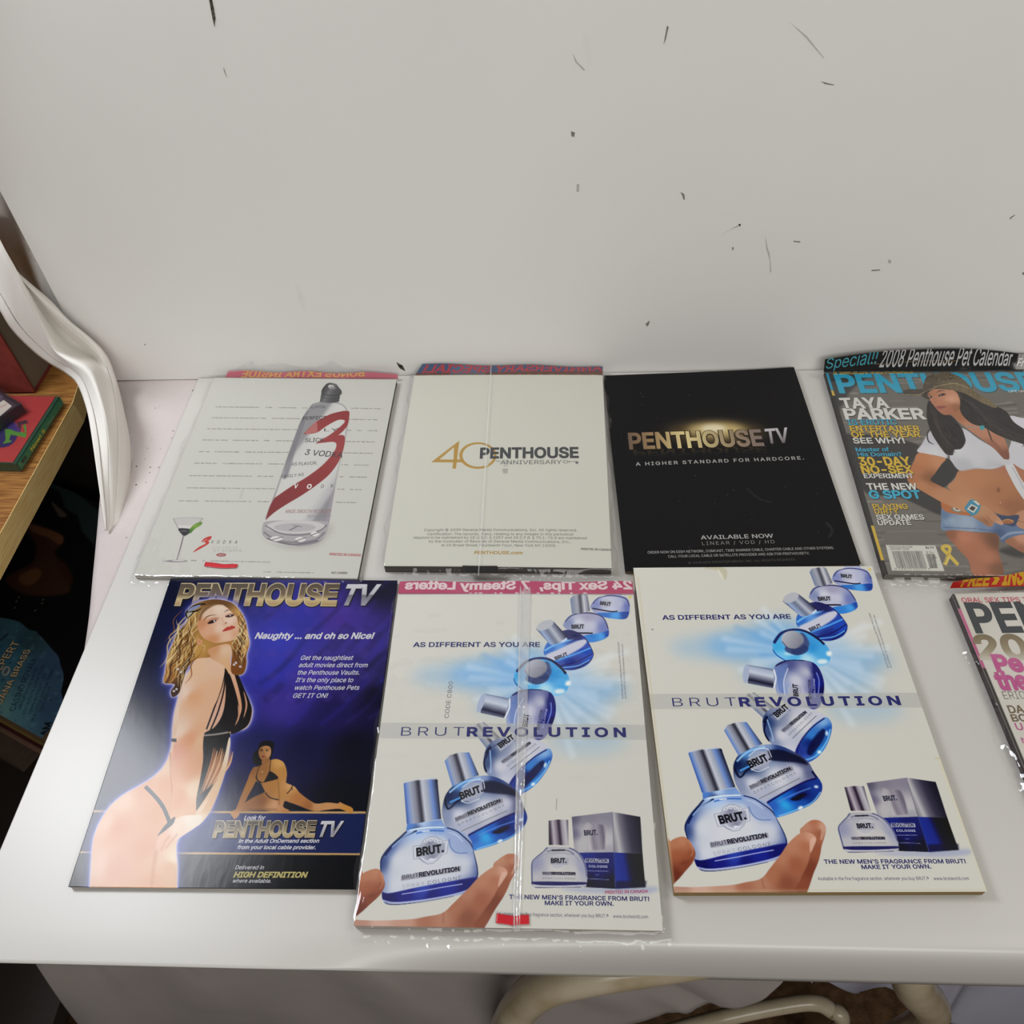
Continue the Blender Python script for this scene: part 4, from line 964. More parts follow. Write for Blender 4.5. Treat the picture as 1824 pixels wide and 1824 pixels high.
# ---- C: black with glowing gold lettering
def art_c(p):
    p.z(*ZC_)
    p.ell(780, 545, 330, 75, '#6a5630', alpha=.85, blur=14); p.ell(790, 530, 190, 50, '#e2c88a', alpha=.9, blur=9); p.ell(770, 520, 80, 26, '#fff4d2', alpha=.8, blur=5)
    p.poly([(150, 660), (1250, 630), (1250, 760), (150, 760)], '#0f0e11', smooth=False, blur=3)
    gold = [(0, '#77604f'), (.2, '#a88a62'), (.42, '#f0dc9c'), (.6, '#c9b684'), (.8, '#a08a70'), (1, '#8a7874')]
    p.text('PENTHOUSE', (224, 656), (1102, 634), 100, '#241c12', .075, layer=1)
    p.text('PENTHOUSE', (222, 653), (1100, 630), 98, gold, .04, layer=-2)
    p.text('TV', (1118, 620), (1268, 611), 92, '#2a2420', .06, shear=.12, layer=1); p.text('TV', (1114, 618), (1264, 609), 90, [(0, '#7d7478'), (.5, '#a8a0a2'), (1, '#d0ccd0')], .03, shear=.12, layer=2)
    p.text('PENTHOUSE', (246, 660), (1112, 636), -40, [(0, '#4a3c24'), (1, '#1b191a')], .03, raster=True, alpha=.8)
    p.text('A HIGHER STANDARD FOR HARDCORE.', (265, 763), (1358, 722), 21, '#b3b1ad', .02, space=1.25)
    p.text('AVAILABLE NOW', (688, 1243), (1160, 1231), 25, '#b9b7b4', .015); p.text('LINEAR / VOD / HD', (697, 1280), (1168, 1268), 22, '#8d8880', 0, space=1.2)
    p.text('ORDER NOW ON DISH NETWORK, COMCAST, TIME WARNER CABLE, CHARTER CABLE AND OTHER SYSTEMS.', (342, 1336), (1554, 1305), 16, '#a9a7a4', .008)
    p.text('CALL YOUR LOCAL CABLE OR SATELLITE PROVIDER AND ASK FOR PENTHOUSETV.', (476, 1362), (1395, 1340), 16, '#a9a7a4', .008)
    p.text('© 2008 NEW FRONTIER MEDIA, INC. ALL RIGHTS RESERVED.', (607, 1403), (1308, 1380), 14, '#55534f')
    rg = np.random.default_rng(2)
    for i in range(26): p.ell(rg.uniform(150, 1600), rg.uniform(250, 1380), rg.uniform(2, 5), rg.uniform(2, 4), '#5a585a', alpha=.7)
    p.line([(980, 905), (1020, 940), (1070, 980), (1150, 1000)], 12, '#2c2b30', alpha=.7, blur=1.5); p.line([(1500, 1130), (1540, 1180), (1520, 1230)], 18, '#34333a', alpha=.7, blur=1.5)
root, cn = magazine('unwrapped black magazine with glowing gold lettering, its far edge touching the upright board', QC, 0.0045, ('#4a4238', '#2e2c2a', '#6a5a48', '#8a8478'))
pc = Page(QC, paper='#0f0e11', res=0.5); art_c(pc)
page_obj('cover', pc, cn, lambda u, v: 0.004 * np.clip(u - .55, 0, 1) ** 2 * np.clip(.5 - v, 0, 1) * 4, M_print, root, gain=0.8)

# ---- D: woman in a straw hat
def art_d(p):
    p.z(*ZD); rg = np.random.default_rng(8)
    for i in range(150):
        y = rg.uniform(230, 1700); x = rg.uniform(100, 1750); L = rg.uniform(80, 420)
        p.line([(x, y), (x + L / 2, y + rg.uniform(-10, 6)), (x + L, y - rg.uniform(0, 16))], rg.uniform(4, 14), ['#8d877f', '#57524c', '#98928a', '#4a4641'][i % 4], alpha=.6, blur=.7)
    dk = '#2e2c2b'
    p.poly([(120, 250), (420, 255), (300, 380), (210, 520), (160, 420)], dk, blur=3, alpha=.85)
    p.poly([(680, 730), (790, 785), (740, 880), (700, 1010), (560, 1000), (330, 700), (420, 690)], dk, blur=2, alpha=.9)
    p.poly([(250, 700), (420, 760), (700, 1000), (940, 1160), (950, 1265), (640, 1130), (380, 1080)], dk, blur=2, alpha=.92)
    p.poly([(930, 850), (990, 860), (1075, 945), (1010, 1020), (945, 1080), (840, 1020)], '#2d2b2b', smooth=False)
    p.poly([(1340, 1500), (1523, 1480), (1523, 1560), (1400, 1540)], '#2a2828', blur=3, alpha=.8)
    # masthead (printed under the hat)
    p.text('PENTHOUSE', (222, 396), (1655, 382), 122, '#26484f', .05, raster=True, alpha=.7)
    p.text('PENTHOUSE', (217, 391), (1650, 377), 122, '#2a9bbb', .045, raster=True)
    p.text("5 SMOKIN' PICTORIALS", (178, 264), (742, 256), 26, '#c9a93a', .03, raster=True); p.text('LIFE ON TOP', (1415, 392), (1600, 390), 14, '#d0cec8', .02)
    # skin first
    sk = [(1000, 480, '#b9805f'), (860, 900, '#b8794f'), (730, 1000, '#a2673f'), (900, 1130, '#b57b55'), (1100, 1190, '#c08a66'), (1200, 1000, '#b57a52'), (1330, 1100, '#a86f48'), (1450, 1200, '#96603e'), (1300, 1240, '#b07850'), (1050, 1050, '#b87f58'), (1300, 760, '#b87c60'), (1400, 850, '#a66b50')]
    p.poly([(1070, 940), (1180, 930), (1380, 905), (1480, 900), (1620, 1000), (1640, 1330), (1500, 1290), (1380, 1270), (1220, 1190), (1100, 1140), (985, 1065), (1030, 1010)], ('pts', sk))
    p.poly([(1330, 1090), (1345, 1060), (1352, 1085), (1345, 1100)], '#7a4c30', blur=.7); p.ell(1356, 1172, 5, 4, '#d8b090')
    # shorts and belt
    p.poly([(945, 1200), (1000, 1240), (1130, 1265), (1300, 1290), (1420, 1270), (1640, 1290), (1640, 1420), (1400, 1455), (1360, 1440), (1330, 1395), (1200, 1380), (960, 1372), (938, 1300)], ('pts', [(960, 1260, '#5f7696'), (1020, 1300, '#8ea0b4'), (1120, 1310, '#98a8ba'), (1250, 1340, '#6f84a2'), (1350, 1390, '#42557a'), (1450, 1400, '#5c7396'), (960, 1360, '#6a80a0')]))
    p.poly([(1280, 1245), (1400, 1265), (1490, 1262), (1470, 1330), (1420, 1335), (1340, 1300)], '#2e3d5c', blur=.6)
    p.line([(955, 1345), (1080, 1352), (1200, 1358), (1330, 1375)], 5, '#4a5f80'); p.line([(1360, 1430), (1420, 1390), (1523, 1380)], 14, '#a9b6c6', alpha=.7, blur=.4)
    for i in range(26):
        x = rg.uniform(950, 1320); y = rg.uniform(1275, 1365); p.line([(x, y), (x + rg.uniform(-8, 16), y + rg.uniform(10, 26))], 4, '#b9c4d0', alpha=.25)
    p.poly([(938, 1160), (975, 1162), (1045, 1195), (1110, 1215), (1140, 1262), (1000, 1245), (945, 1212)], '#b0683a'); p.ell(1052, 1213, 44, 30, '#7d7a70', rot=12); p.ell(1052, 1213, 30, 19, '#c9c4b4', rot=12); p.ell(1052, 1213, 14, 10, '#55524c')
    p.ell(1410, 1305, 42, 18, '#9a6038'); p.line([(1375, 1300), (1410, 1290), (1450, 1308)], 5, '#c89a60')
    # legs
    p.poly([(972, 1372), (1200, 1383), (1335, 1398), (1345, 1520), (1372, 1690), (1175, 1690), (1130, 1580), (1050, 1490)], ('pts', [(1000, 1390, '#8a5538'), (1100, 1420, '#b8775a'), (1180, 1480, '#a96a4a'), (1330, 1450, '#6e4630'), (1260, 1560, '#ad6e50'), (1200, 1650, '#a5694e'), (1350, 1640, '#7a5038')]), blur=.3)
    p.poly([(1390, 1440), (1523, 1395), (1660, 1400), (1660, 1580), (1523, 1530), (1450, 1490)], ('pts', [(1420, 1440, '#9a6446'), (1500, 1420, '#c08a6c'), (1523, 1520, '#8e5c42')]))
    # shirt
    p.poly([(915, 630), (880, 650), (840, 690), (800, 760), (768, 808), (830, 828), (900, 838), (975, 858), (985, 840), (1010, 880), (1070, 945), (1180, 932), (1300, 935), (1390, 905), (1440, 895), (1523, 940), (1660, 960), (1660, 570), (1523, 575), (1420, 560), (1400, 640), (1440, 700), (1415, 800), (1418, 860), (1390, 868), (1330, 800), (1200, 720), (1100, 650), (1000, 640)], ('pts', [(860, 720, '#bfbec6'), (900, 820, '#cfced2'), (960, 780, '#c6c5ca'), (1050, 800, '#d0d0d4'), (1200, 880, '#cdcdd0'), (1300, 900, '#c2c2c6'), (1480, 860, '#cac9cf'), (1460, 620, '#d2d1d8'), (1250, 780, '#c9c9ce'), (1100, 900, '#b9b9be')]))
    p.line([(985, 770), (975, 820), (980, 858)], 8, '#9e9ea8', alpha=.6, blur=.7); p.line([(1070, 945), (1180, 930), (1300, 934), (1390, 908)], 5, '#8f8f98', alpha=.7, blur=.4)
    for i in range(9): p.line([(1380, 905), (1300 - 18 * i, 880 + 6 * i), (1180 - 20 * i, 850 + 8 * i)], 5, '#b0b0b8', alpha=.3, blur=.8)
    # chest and neck
    p.poly([(1010, 545), (1060, 510), (1120, 560), (1200, 610), (1290, 650), (1370, 700), (1405, 770), (1420, 840), (1410, 868), (1380, 862), (1310, 790), (1200, 705), (1110, 640), (1050, 590)], ('pts', [(1060, 560, '#a66c48'), (1150, 620, '#b97e60'), (1250, 680, '#b98064'), (1350, 740, '#b27a5e'), (1400, 840, '#7e4c38'), (1300, 770, '#96604a')]))
    p.line([(1300, 730), (1340, 780), (1385, 850)], 14, '#80503c', alpha=.55, blur=1.2)
    p.poly([(1390, 905), (1440, 895), (1500, 1000), (1560, 1090), (1545, 1170), (1480, 1090), (1425, 990)], '#cfcfd2'); p.line([(1440, 920), (1490, 1010), (1523, 1075)], 6, '#8a8a92', alpha=.6)
    p.ell(1400, 885, 30, 18, '#c4c4c8', rot=20)
    # arm, hand, bracelet
    p.poly([(775, 822), (860, 832), (968, 858), (940, 900), (895, 965), (862, 1010), (905, 1040), (1000, 1085), (1100, 1130), (1150, 1158), (1125, 1235), (1050, 1215), (940, 1168), (820, 1100), (730, 1045), (697, 1005), (712, 950), (745, 880)], ('pts', [(800, 860, '#b87a50'), (920, 880, '#c08660'), (760, 940, '#b07048'), (710, 1000, '#a8693f'), (800, 1050, '#b47a52'), (940, 1120, '#b8805a'), (1100, 1180, '#bd8862'), (860, 1000, '#8a5836')]))
    p.poly([(1150, 1250), (1225, 1190), (1290, 1225), (1345, 1275), (1378, 1318), (1360, 1330), (1315, 1312), (1300, 1338), (1268, 1340), (1225, 1310), (1180, 1285)], ('pts', [(1200, 1230, '#b98864'), (1300, 1270, '#b5805c'), (1360, 1320, '#c49272'), (1250, 1310, '#9a6846')]))
    for a in ([(1262, 1262), (1290, 1300), (1310, 1312)], [(1240, 1285), (1268, 1318)]): p.line(a, 5, '#7a4e36', alpha=.7)
    p.poly([(1523, 1225), (1480, 1240), (1462, 1255), (1490, 1262), (1480, 1300), (1470, 1330), (1523, 1360), (1640, 1360), (1640, 1225)], '#b88464'); p.line([(1480, 1300), (1523, 1310)], 5, '#80553c', alpha=.7)
    p.poly([(1100, 1212), (1100, 1212), (1142, 1150), (1142, 1150), (1180, 1155), (1218, 1192), (1218, 1192), (1200, 1240), (1162, 1266), (1162, 1266), (1125, 1240)], '#3f87a2'); p.poly([(1120, 1218), (1150, 1182), (1198, 1205), (1168, 1245)], '#d0cdc4', smooth=False); p.poly([(1136, 1216), (1153, 1194), (1182, 1207), (1165, 1232)], '#3a3836', smooth=False); p.poly([(1160, 1158), (1185, 1160), (1212, 1185), (1200, 1192)], '#d0cdc4', smooth=False)
    # hair behind the face, hat, face
    hair = '#1f1a1a'
    hm = p.poly([(845, 460), (835, 540), (842, 600), (870, 680), (905, 740), (940, 790), (975, 830), (1020, 835), (1030, 800), (1080, 790), (1110, 740), (1100, 690), (1085, 650), (1050, 600), (1010, 560), (940, 520), (900, 440)], hair)
    hm = np.maximum(hm, p.poly([(1030, 370), (1140, 390), (1240, 440), (1330, 490), (1400, 530), (1450, 600), (1523, 650), (1640, 720), (1640, 800), (1523, 760), (1430, 730), (1330, 690), (1240, 640), (1150, 610), (1080, 540), (1060, 450)], hair))
    for i in range(34):
        t = rg.uniform(0, 1); y0 = 420 + 200 * t
        p.line([(860 + 60 * rg.random(), y0), (870 + 90 * t, y0 + 120), (930 + 100 * rg.random(), y0 + 230), (960 + 120 * rg.random(), y0 + 290)], 4, ['#3a2f2c', '#0f0c0d', '#4a3a34'][i % 3], alpha=.6, clip=hm)
        p.line([(1070 + 120 * t, 420 + 60 * t), (1200 + 60 * rg.random(), 520 + 90 * rg.random()), (1330, 600 + 80 * rg.random()), (1523, 690 + 80 * rg.random())], 4, ['#35302f', '#0f0c0d', '#463a36'][i % 3], alpha=.55, clip=hm)
    for c_ in ([(860, 640), (840, 690), (850, 740), (890, 760)], [(1040, 820), (1010, 800), (990, 830), (1000, 860)], [(1440, 740), (1480, 730), (1523, 750), (1510, 780)], [(1260, 640), (1280, 690), (1300, 745)], [(1010, 830), (1000, 790), (1060, 770), (1070, 720), (1030, 700)]):
        p.line(c_, 9, hair, taper=True)
    p.poly([(800, 408), (850, 374), (960, 366), (1062, 385), (1078, 445), (950, 460), (838, 440)], '#39322a', blur=.3)
    p.poly([(842, 405), (880, 372), (940, 365), (1010, 372), (1048, 395), (1068, 440), (1072, 480), (1058, 520), (1020, 545), (965, 552), (925, 530), (890, 490), (860, 450)], ('pts', [(880, 400, '#b07656'), (940, 400, '#bd8262'), (1010, 440, '#d09a7c'), (900, 460, '#b97c5e'), (980, 530, '#a8694c'), (1050, 500, '#96603f'), (930, 520, '#ad6f52')]))
    p.poly([(915, 418), (935, 400), (960, 400), (970, 408), (945, 418), (925, 420)], '#3c2c28'); p.ell(938, 409, 6, 5, '#d8d2cc'); p.ell(940, 410, 4, 5, '#191314')
    p.poly([(845, 428), (862, 415), (874, 420), (868, 432), (855, 438)], '#3a2a26'); p.ell(858, 427, 4, 4, '#cfc8c0')
    p.line([(905, 398), (925, 382), (965, 382)], 6, '#3a2822', taper=True); p.line([(845, 410), (860, 400)], 5, '#3a2822')
    p.line([(890, 430), (888, 462), (906, 470)], 5, '#8f5a42', alpha=.7, blur=.4)
    p.poly([(902, 492), (925, 488), (945, 486), (975, 492), (950, 506), (930, 514), (912, 506)], '#9a5650'); p.line([(905, 496), (940, 498), (972, 493)], 3, '#6a3430')
    hatp = [(668, 388), (700, 370), (800, 368), (812, 340), (830, 290), (880, 262), (940, 255), (1010, 258), (1080, 290), (1130, 335), (1180, 390), (1250, 430), (1310, 470), (1335, 500), (1300, 498), (1230, 468), (1160, 430), (1100, 400), (1030, 378), (960, 372), (900, 368), (840, 380), (800, 405), (740, 416), (690, 410)]
    hm2 = p.poly(hatp, ('pts', [(700, 395, '#453e36'), (850, 300, '#55493b'), (980, 270, '#5e5140'), (1000, 350, '#6e6048'), (1150, 400, '#6a5c40'), (1280, 470, '#75664a'), (860, 375, '#4a4236')]))
    for i in range(520):
        x, y = rg.uniform(670, 1330), rg.uniform(255, 500); p.line([(x, y), (x + 11, y + rg.uniform(-5, 5))], 4.2, ['#8f7d58', '#2c2722', '#a08c62', '#39322a'][i % 4], alpha=.55, smooth=False, clip=hm2)
    p.line([(690, 408), (780, 408), (840, 380), (930, 345), (1040, 330), (1130, 362)], 6, '#a8956c', alpha=.75, clip=hm2)
    p.ell(1228, 642, 17, 17, '#3f9aa4'); p.line([(1110, 632), (1170, 640), (1212, 630)], 4, '#6f9a9c')
    # cover lines
    W_, Y_, Cc = '#cfcec8', '#cdaa33', '#34a2c2'
    def L(t, a, b, cap, c_, bd=.045):
        p.text(t, (a[0] + 4, a[1] + 4), (b[0] + 4, b[1] + 4), cap, '#1c1a1a', bd, layer=1); p.text(t, a, b, cap, c_, bd, layer=2)
    L('TAYA', (238, 506), (576, 500), 70, W_); L('PARKER', (262, 582), (838, 580), 72, W_); L('IS EROTIC', (282, 622), (630, 620), 36, Cc, .02)
    L('ENTERTAINER', (298, 667), (792, 667), 38, Y_, .03); L('OF THE YEAR', (308, 710), (798, 708), 38, Y_, .03); L('SEE WHY!', (320, 753), (685, 752), 38, W_, .03)
    L('Master of', (338, 811), (574, 809), 27, Cc, .02); L('His Domain?', (350, 845), (662, 843), 27, Cc, .02)
    L('30-DAY', (364, 909), (732, 906), 56, Y_); L('NO-SEX', (380, 964), (748, 962), 50, Y_); L('EXPERIMENT', (395, 998), (746, 998), 30, W_, .03)
    L('THE NEW', (418, 1080), (774, 1079), 43, W_, .035); L('G SPOT', (435, 1142), (802, 1141), 54, Cc, .045)
    L('PLAYING', (460, 1217), (706, 1216), 35, Y_, .025); L('DIRTY', (472, 1250), (642, 1250), 33, Y_, .025); L('SEX GAMES', (484, 1291), (821, 1291), 34, W_, .03); L('UPDATE', (495, 1331), (729, 1328), 34, W_, .03)
    # bar code panel, ribbon, spine colours
    p.poly([(546, 1471), (896, 1475), (962, 1656), (590, 1652)], '#c9c7be', smooth=False)
    x = 0.0
    while x < 1:
        wd = rg.choice([.008, .014, .02]); f0 = (592 + 212 * x, 1514); f1 = (628 + 212 * x, 1634)
        p.line([f0, f1], 212 * wd * .8, '#3a3836', smooth=False); x += wd + rg.choice([.010, .016, .022])
    x = 0.0
    while x < 1:
        p.line([(832 + 58 * x, 1535), (862 + 52 * x, 1636)], 3.5, '#3a3836', smooth=False); x += rg.choice([.09, .13])
    p.text('0 74470 02242 4', (610, 1646), (862, 1644), 12, '#3a3836'); p.text('PENTHOUSE.COM', (574, 1490), (735, 1491), 12, '#4a4846'); p.text('JANUARY 2008', (578, 1505), (712, 1506), 12, '#4a4846'); p.text('$6.99', (830, 1496), (888, 1496), 14, '#3a3836', .02); p.text('0 1>', (834, 1530), (886, 1530), 15, '#3a3836'); p.text('80', (908, 1566), (892, 1540), 14, '#3a3836')
    yl = '#cbb04a'
    p.line([(1058, 1612), (1010, 1560), (950, 1500), (955, 1482), (985, 1480), (1000, 1500), (985, 1550), (965, 1612)], 24, yl); p.poly([(950, 1605), (978, 1612), (1000, 1560), (985, 1545)], '#d8c068', smooth=False); p.line([(962, 1600), (990, 1530)], 8, '#8f7a30', alpha=.6, smooth=False)
    for a, b, c_ in ((0, .02, '#26241f'), (.02, .125, '#2f8fae'), (.125, .155, '#c9a63a'), (.155, .80, '#2a2826'), (.80, .945, '#c9a63a'), (.945, 1, '#232120')):
        Hh = p.H
        P = [(0, a * Hh), (2.6, a * Hh), (2.6, b * Hh), (0, b * Hh)]
        p.lay(p.cover_edges(np.stack([np.array(P), np.roll(np.array(P), -1, axis=0)], axis=1)), c_)
root, cn = magazine('plastic-wrapped magazine with a woman in a straw hat and denim shorts on its cover', QD, ZTD, ('#3a3836', '#8a867e', '#6a665e', '#34312c'))
pd_ = Page(QD, paper='#6b6660', res=0.45); art_d(pd_)
page_obj('cover', pd_, cn, flat0, M_print, root)
wr = wrapper(root, cn, ZTD, (5, 4, 6, 15), 31)
def head_d(p):
    p.z(*ZD)
    p.text('Special!!', (117, 226), (372, 206), 66, '#3f9aa8', .0, shear=.12); p.text('2008 Penthouse Pet Calendar', (392, 224), (1345, 204), 82, '#b9b8b6', .01, shear=.1); p.text('Free!', (1398, 205), (1560, 222), 62, '#c9c8c6', .0, shear=.15)
    p.line([(350, 205), (420, 208), (600, 196), (900, 190)], 4, '#b08a60', alpha=.6)
header(wr, (0.024, 0.020, 0.0105, 0.0105), lambda u, v: (0.0006 * np.sin(u * 11) + 0.010 * np.sin(np.pi * np.clip(u * 1.12, 0, 1))) * (1 - v), head_d, [*Z(ZD, [(118, 158), (1640, 100), (1640, 232), (108, 246)])], 210, 17, '#0d0d0e', M_head, 1.0)

# ---- E: dark blue, woman in black swimwear
def art_e(p):
    p.z(*ZE); rg = np.random.default_rng(4)
    full = np.ones((p.nh, p.nw))
    p.lay(full, ('pts', [(600, 150, '#11162e'), (900, 150, '#1a1e46'), (1700, 130, '#15152e'), (1300, 330, '#38389a'), (1480, 300, '#4c3894'), (1600, 420, '#43388e'), (1180, 420, '#3c40ae'), (1150, 560, '#3a3ca8'), (1350, 600, '#4a3e9c'), (1600, 620, '#362f74'), (1200, 760, '#43388e'), (1450, 800, '#241f52'), (1680, 700, '#15142c'), (450, 500, '#0f1530'), (380, 800, '#0c1228'), (300, 1150, '#0e1124'), (500, 700, '#121a3a'), (1050, 1000, '#1a1c50'), (1300, 1000, '#15153a'), (1550, 1000, '#0d0e1e'), (1500, 1250, '#0b0c16'), (950, 1250, '#12143a'), (150, 1600, '#0e1020'), (800, 1650, '#090a12'), (1500, 1650, '#08080c')]))
    for i in range(46):
        x, y = rg.uniform(1050, 1720), rg.uniform(140, 900); L = rg.uniform(80, 260)
        p.line([(x, y), (x + L * .55, y - L * .45), (x + L, y - L)], rg.uniform(12, 40), ['#14143a', '#4a40a0', '#101028', '#3a3ab0'][i % 4], alpha=.22, blur=2.4)
    for i in range(34):
        p.ell(1040 + (i % 7) * 95, 260 + (i // 7) * 115, 28, 24, '#5a4aa8', alpha=.22, blur=1.2)
    p.poly([(120, 1330), (1640, 1326), (1600, 1535), (60, 1530)], ('pts', [(700, 1400, '#1b2a62'), (1100, 1420, '#1c2c66'), (1500, 1430, '#1a2450'), (200, 1430, '#141a34')]), smooth=False)
    p.poly([(60, 1537), (1640, 1537), (1620, 1760), (20, 1760)], '#090a10', smooth=False)
    p.poly([(100, 1311), (1700, 1319), (1700, 1330), (100, 1322)], '#c9a878', smooth=False); p.poly([(60, 1522), (1700, 1535), (1700, 1545), (60, 1532)], '#c9a878', smooth=False)
    gold = [(0, '#b79f78'), (.25, '#d6c39a'), (.5, '#7d6e5c'), (1, '#5f564c')]
    silver = [(0, '#a9a7b2'), (.48, '#7f7c86'), (.52, '#c9c8ce'), (1, '#e2e2e6')]
    def logo(x0, x1, x2, x3, y, cap, ras):
        p.text('PENTHOUSE', (x0 + 4, y + 4), (x1 + 4, y + 4), cap, '#17130f', .085, raster=ras, layer=1); p.text('PENTHOUSE', (x0, y), (x1, y), cap + 1, '#d2c3a2', .075, raster=ras, layer=2); p.text('PENTHOUSE', (x0 + 1, y), (x1 - 1, y), cap, gold, .045, raster=ras, layer=3)
        p.text('TV', (x2 + 4, y + 4), (x3 + 4, y + 4), cap, '#17171f', .06, shear=.22, raster=ras, layer=1); p.text('TV', (x2, y), (x3, y), cap, silver, .045, shear=.22, raster=ras, layer=2)
    logo(622, 1472, 1482, 1662, 228, 102, True)
    # silhouettes
    torso = [(800, 500), (720, 560), (660, 640), (642, 720), (622, 800), (612, 880), (609, 950), (598, 1010), (568, 1080), (510, 1140), (430, 1190), (355, 1232), (290, 1285), (240, 1355), (205, 1430), (192, 1500), (185, 1600), (178, 1760), (178, 1760), (636, 1760), (636, 1760), (638, 1600), (634, 1480), (680, 1420), (760, 1370), (815, 1300), (860, 1180), (890, 1080), (906, 980), (912, 912), (1000, 880), (1030, 800), (1010, 730), (970, 660), (940, 600), (925, 560), (880, 520)]
    hairp = [(690, 320), (690, 262), (735, 225), (800, 206), (860, 204), (925, 222), (965, 262), (995, 320), (1008, 390), (1015, 440), (1000, 500), (1000, 545), (985, 595), (945, 605), (918, 580), (925, 480), (900, 440), (800, 470), (810, 510), (740, 520), (690, 570), (665, 640), (645, 700), (612, 722), (602, 690), (622, 655), (566, 645), (572, 590), (585, 510), (615, 430), (645, 370)]
    ms = np.maximum(p.mask(torso), p.mask(hairp))
    for bl, c_, a in ((12, '#3a40a8', .6), (6, '#7074c8', .6), (3.0, '#b9b8e0', .85), (1.4, '#ece4f0', .85)):
        r = max(1, int(bl / p.res / 1.7)); m = np.clip(box_blur(box_blur(ms, r), r) * 1.7, 0, 1)
        p.lay(m * a, c_)
    S = lambda l: ('pts', l)
    tm = p.poly(torso, S([(690, 620, '#f0d8c6'), (640, 800, '#f0d6c2'), (620, 930, '#e8c8ae'), (580, 1070, '#e9c6a6'), (560, 1200, '#dba276'), (470, 1200, '#d8a078'), (350, 1260, '#e6c0a2'), (250, 1380, '#e8bea2'), (330, 1400, '#d99c74'), (210, 1600, '#e8c2aa'), (330, 1600, '#dca486'), (470, 1500, '#d89c72'), (500, 1690, '#dca47a'), (520, 1330, '#d9a074'), (600, 1600, '#dcac82'), (628, 1560, '#f6e2c6'), (700, 1100, '#d89c70'), (870, 1000, '#e8c4a2'), (840, 1200, '#e6c09c'), (950, 760, '#d8a684'), (880, 800, '#e0b6a2'), (800, 1330, '#efd6b6')]))
    p.line([(505, 1700), (515, 1600), (528, 1520)], 16, '#c98a5e', alpha=.7, blur=1.6); p.line([(600, 1010), (605, 1120), (612, 1220), (610, 1330)], 7, '#a8683e', alpha=.7, blur=.7)
    K = '#15100f'
    # swim top with fringe
    p.poly([(880, 560), (880, 560), (912, 600), (945, 700), (960, 770), (962, 840), (930, 890), (885, 912), (778, 925), (786, 905), (830, 880), (870, 820), (888, 740), (890, 640)], K)
    p.poly([(935, 590), (955, 600), (990, 680), (1016, 740), (1028, 795), (1005, 870), (930, 914), (918, 900), (950, 850), (975, 780), (962, 690)], K)
    for a in ([(885, 580), (872, 660), (830, 780), (790, 890)], [(890, 600), (880, 690), (850, 800), (808, 900)], [(945, 610), (985, 700), (1010, 780)]): p.line(a, 8, K)
    for a in ([(985, 690), (1000, 760), (985, 830)], [(955, 760), (960, 820), (940, 870)]): p.line(a, 9, '#d0a084', taper=True)
    p.poly([(772, 922), (905, 905), (905, 960), (880, 1060), (820, 1190), (737, 1315), (733, 1300), (742, 1200), (760, 1080)], K)
    for i in range(12):
        x0, x1 = 800 + i * 9, 752 + i * 8; p.line([(x0 + 30, 980 + 8 * (i % 4)), (x0 + 8, 1080), (x1, 1240 - 7 * i)], 6 + (i % 3) * 2, ['#d29c74', '#b9805a', '#e2b894'][i % 3], taper=True)
    p.line([(775, 922), (840, 916), (905, 905)], 9, '#b9b4ae', alpha=.8)
    p.poly([(908, 935), (915, 965), (895, 1090), (855, 1215), (805, 1325), (745, 1392), (718, 1372), (780, 1295), (838, 1170), (880, 1050)], S([(900, 1000, '#f6e6d0'), (860, 1150, '#e9c8a4'), (800, 1280, '#e2b88e'), (740, 1370, '#f2dcc0')]))
    # near arm and joined hands
    p.poly([(735, 520), (790, 500), (850, 510), (884, 550), (880, 620), (852, 720), (815, 800), (785, 880), (772, 960), (772, 1050), (757, 1150), (738, 1250), (728, 1345), (640, 1400), (608, 1380), (604, 1300), (612, 1200), (604, 1100), (614, 1000), (640, 850), (655, 720), (682, 620)], S([(740, 560, '#ecc8a8'), (830, 540, '#eac8ae'), (670, 700, '#f4dccc'), (720, 720, '#e2b08a'), (820, 700, '#e6bd9c'), (640, 900, '#f2d8c4'), (700, 950, '#dda078'), (630, 1010, '#e0a48a'), (760, 950, '#e9c09c'), (690, 1120, '#dea57c'), (730, 1200, '#f0d2b2'), (640, 1250, '#dda278'), (680, 1360, '#e4b48c')]))
    p.poly([(728, 1335), (768, 1345), (742, 1392), (655, 1450), (585, 1500), (560, 1532), (545, 1530), (528, 1500), (540, 1450), (600, 1385), (650, 1345)], S([(720, 1360, '#f6e6d2'), (640, 1410, '#f2d8c0'), (570, 1460, '#e9b898'), (545, 1510, '#e8b498')]))
    for a in ([(600, 1440), (570, 1480), (552, 1520)], [(640, 1430), (600, 1480), (575, 1510)]): p.line(a, 5, '#b57850', alpha=.7, blur=.4)
    p.line([(468, 1188), (520, 1240), (560, 1290), (588, 1350), (602, 1388)], 21, K); p.poly([(585, 1375), (624, 1345), (612, 1385), (540, 1440), (545, 1425)], K)
    p.poly([(605, 938), (632, 940), (632, 958), (605, 955)], '#2a2430', smooth=False)
    # neck, hair, face
    p.poly([(800, 440), (935, 390), (928, 470), (918, 520), (912, 600), (880, 555), (800, 505)], S([(830, 470, '#d39f78'), (890, 470, '#e9caae'), (910, 560, '#e2b890'), (920, 420, '#d9a67e')]))
    hm = p.poly(hairp, S([(700, 300, '#a98654'), (620, 500, '#b98a4c'), (590, 600, '#a8743c'), (640, 690, '#3a2416'), (730, 480, '#c49a5c'), (680, 600, '#4c3018'), (860, 215, '#6a4a2c'), (980, 300, '#c9a066'), (985, 400, '#b98850'), (960, 560, '#7a4c24')]))
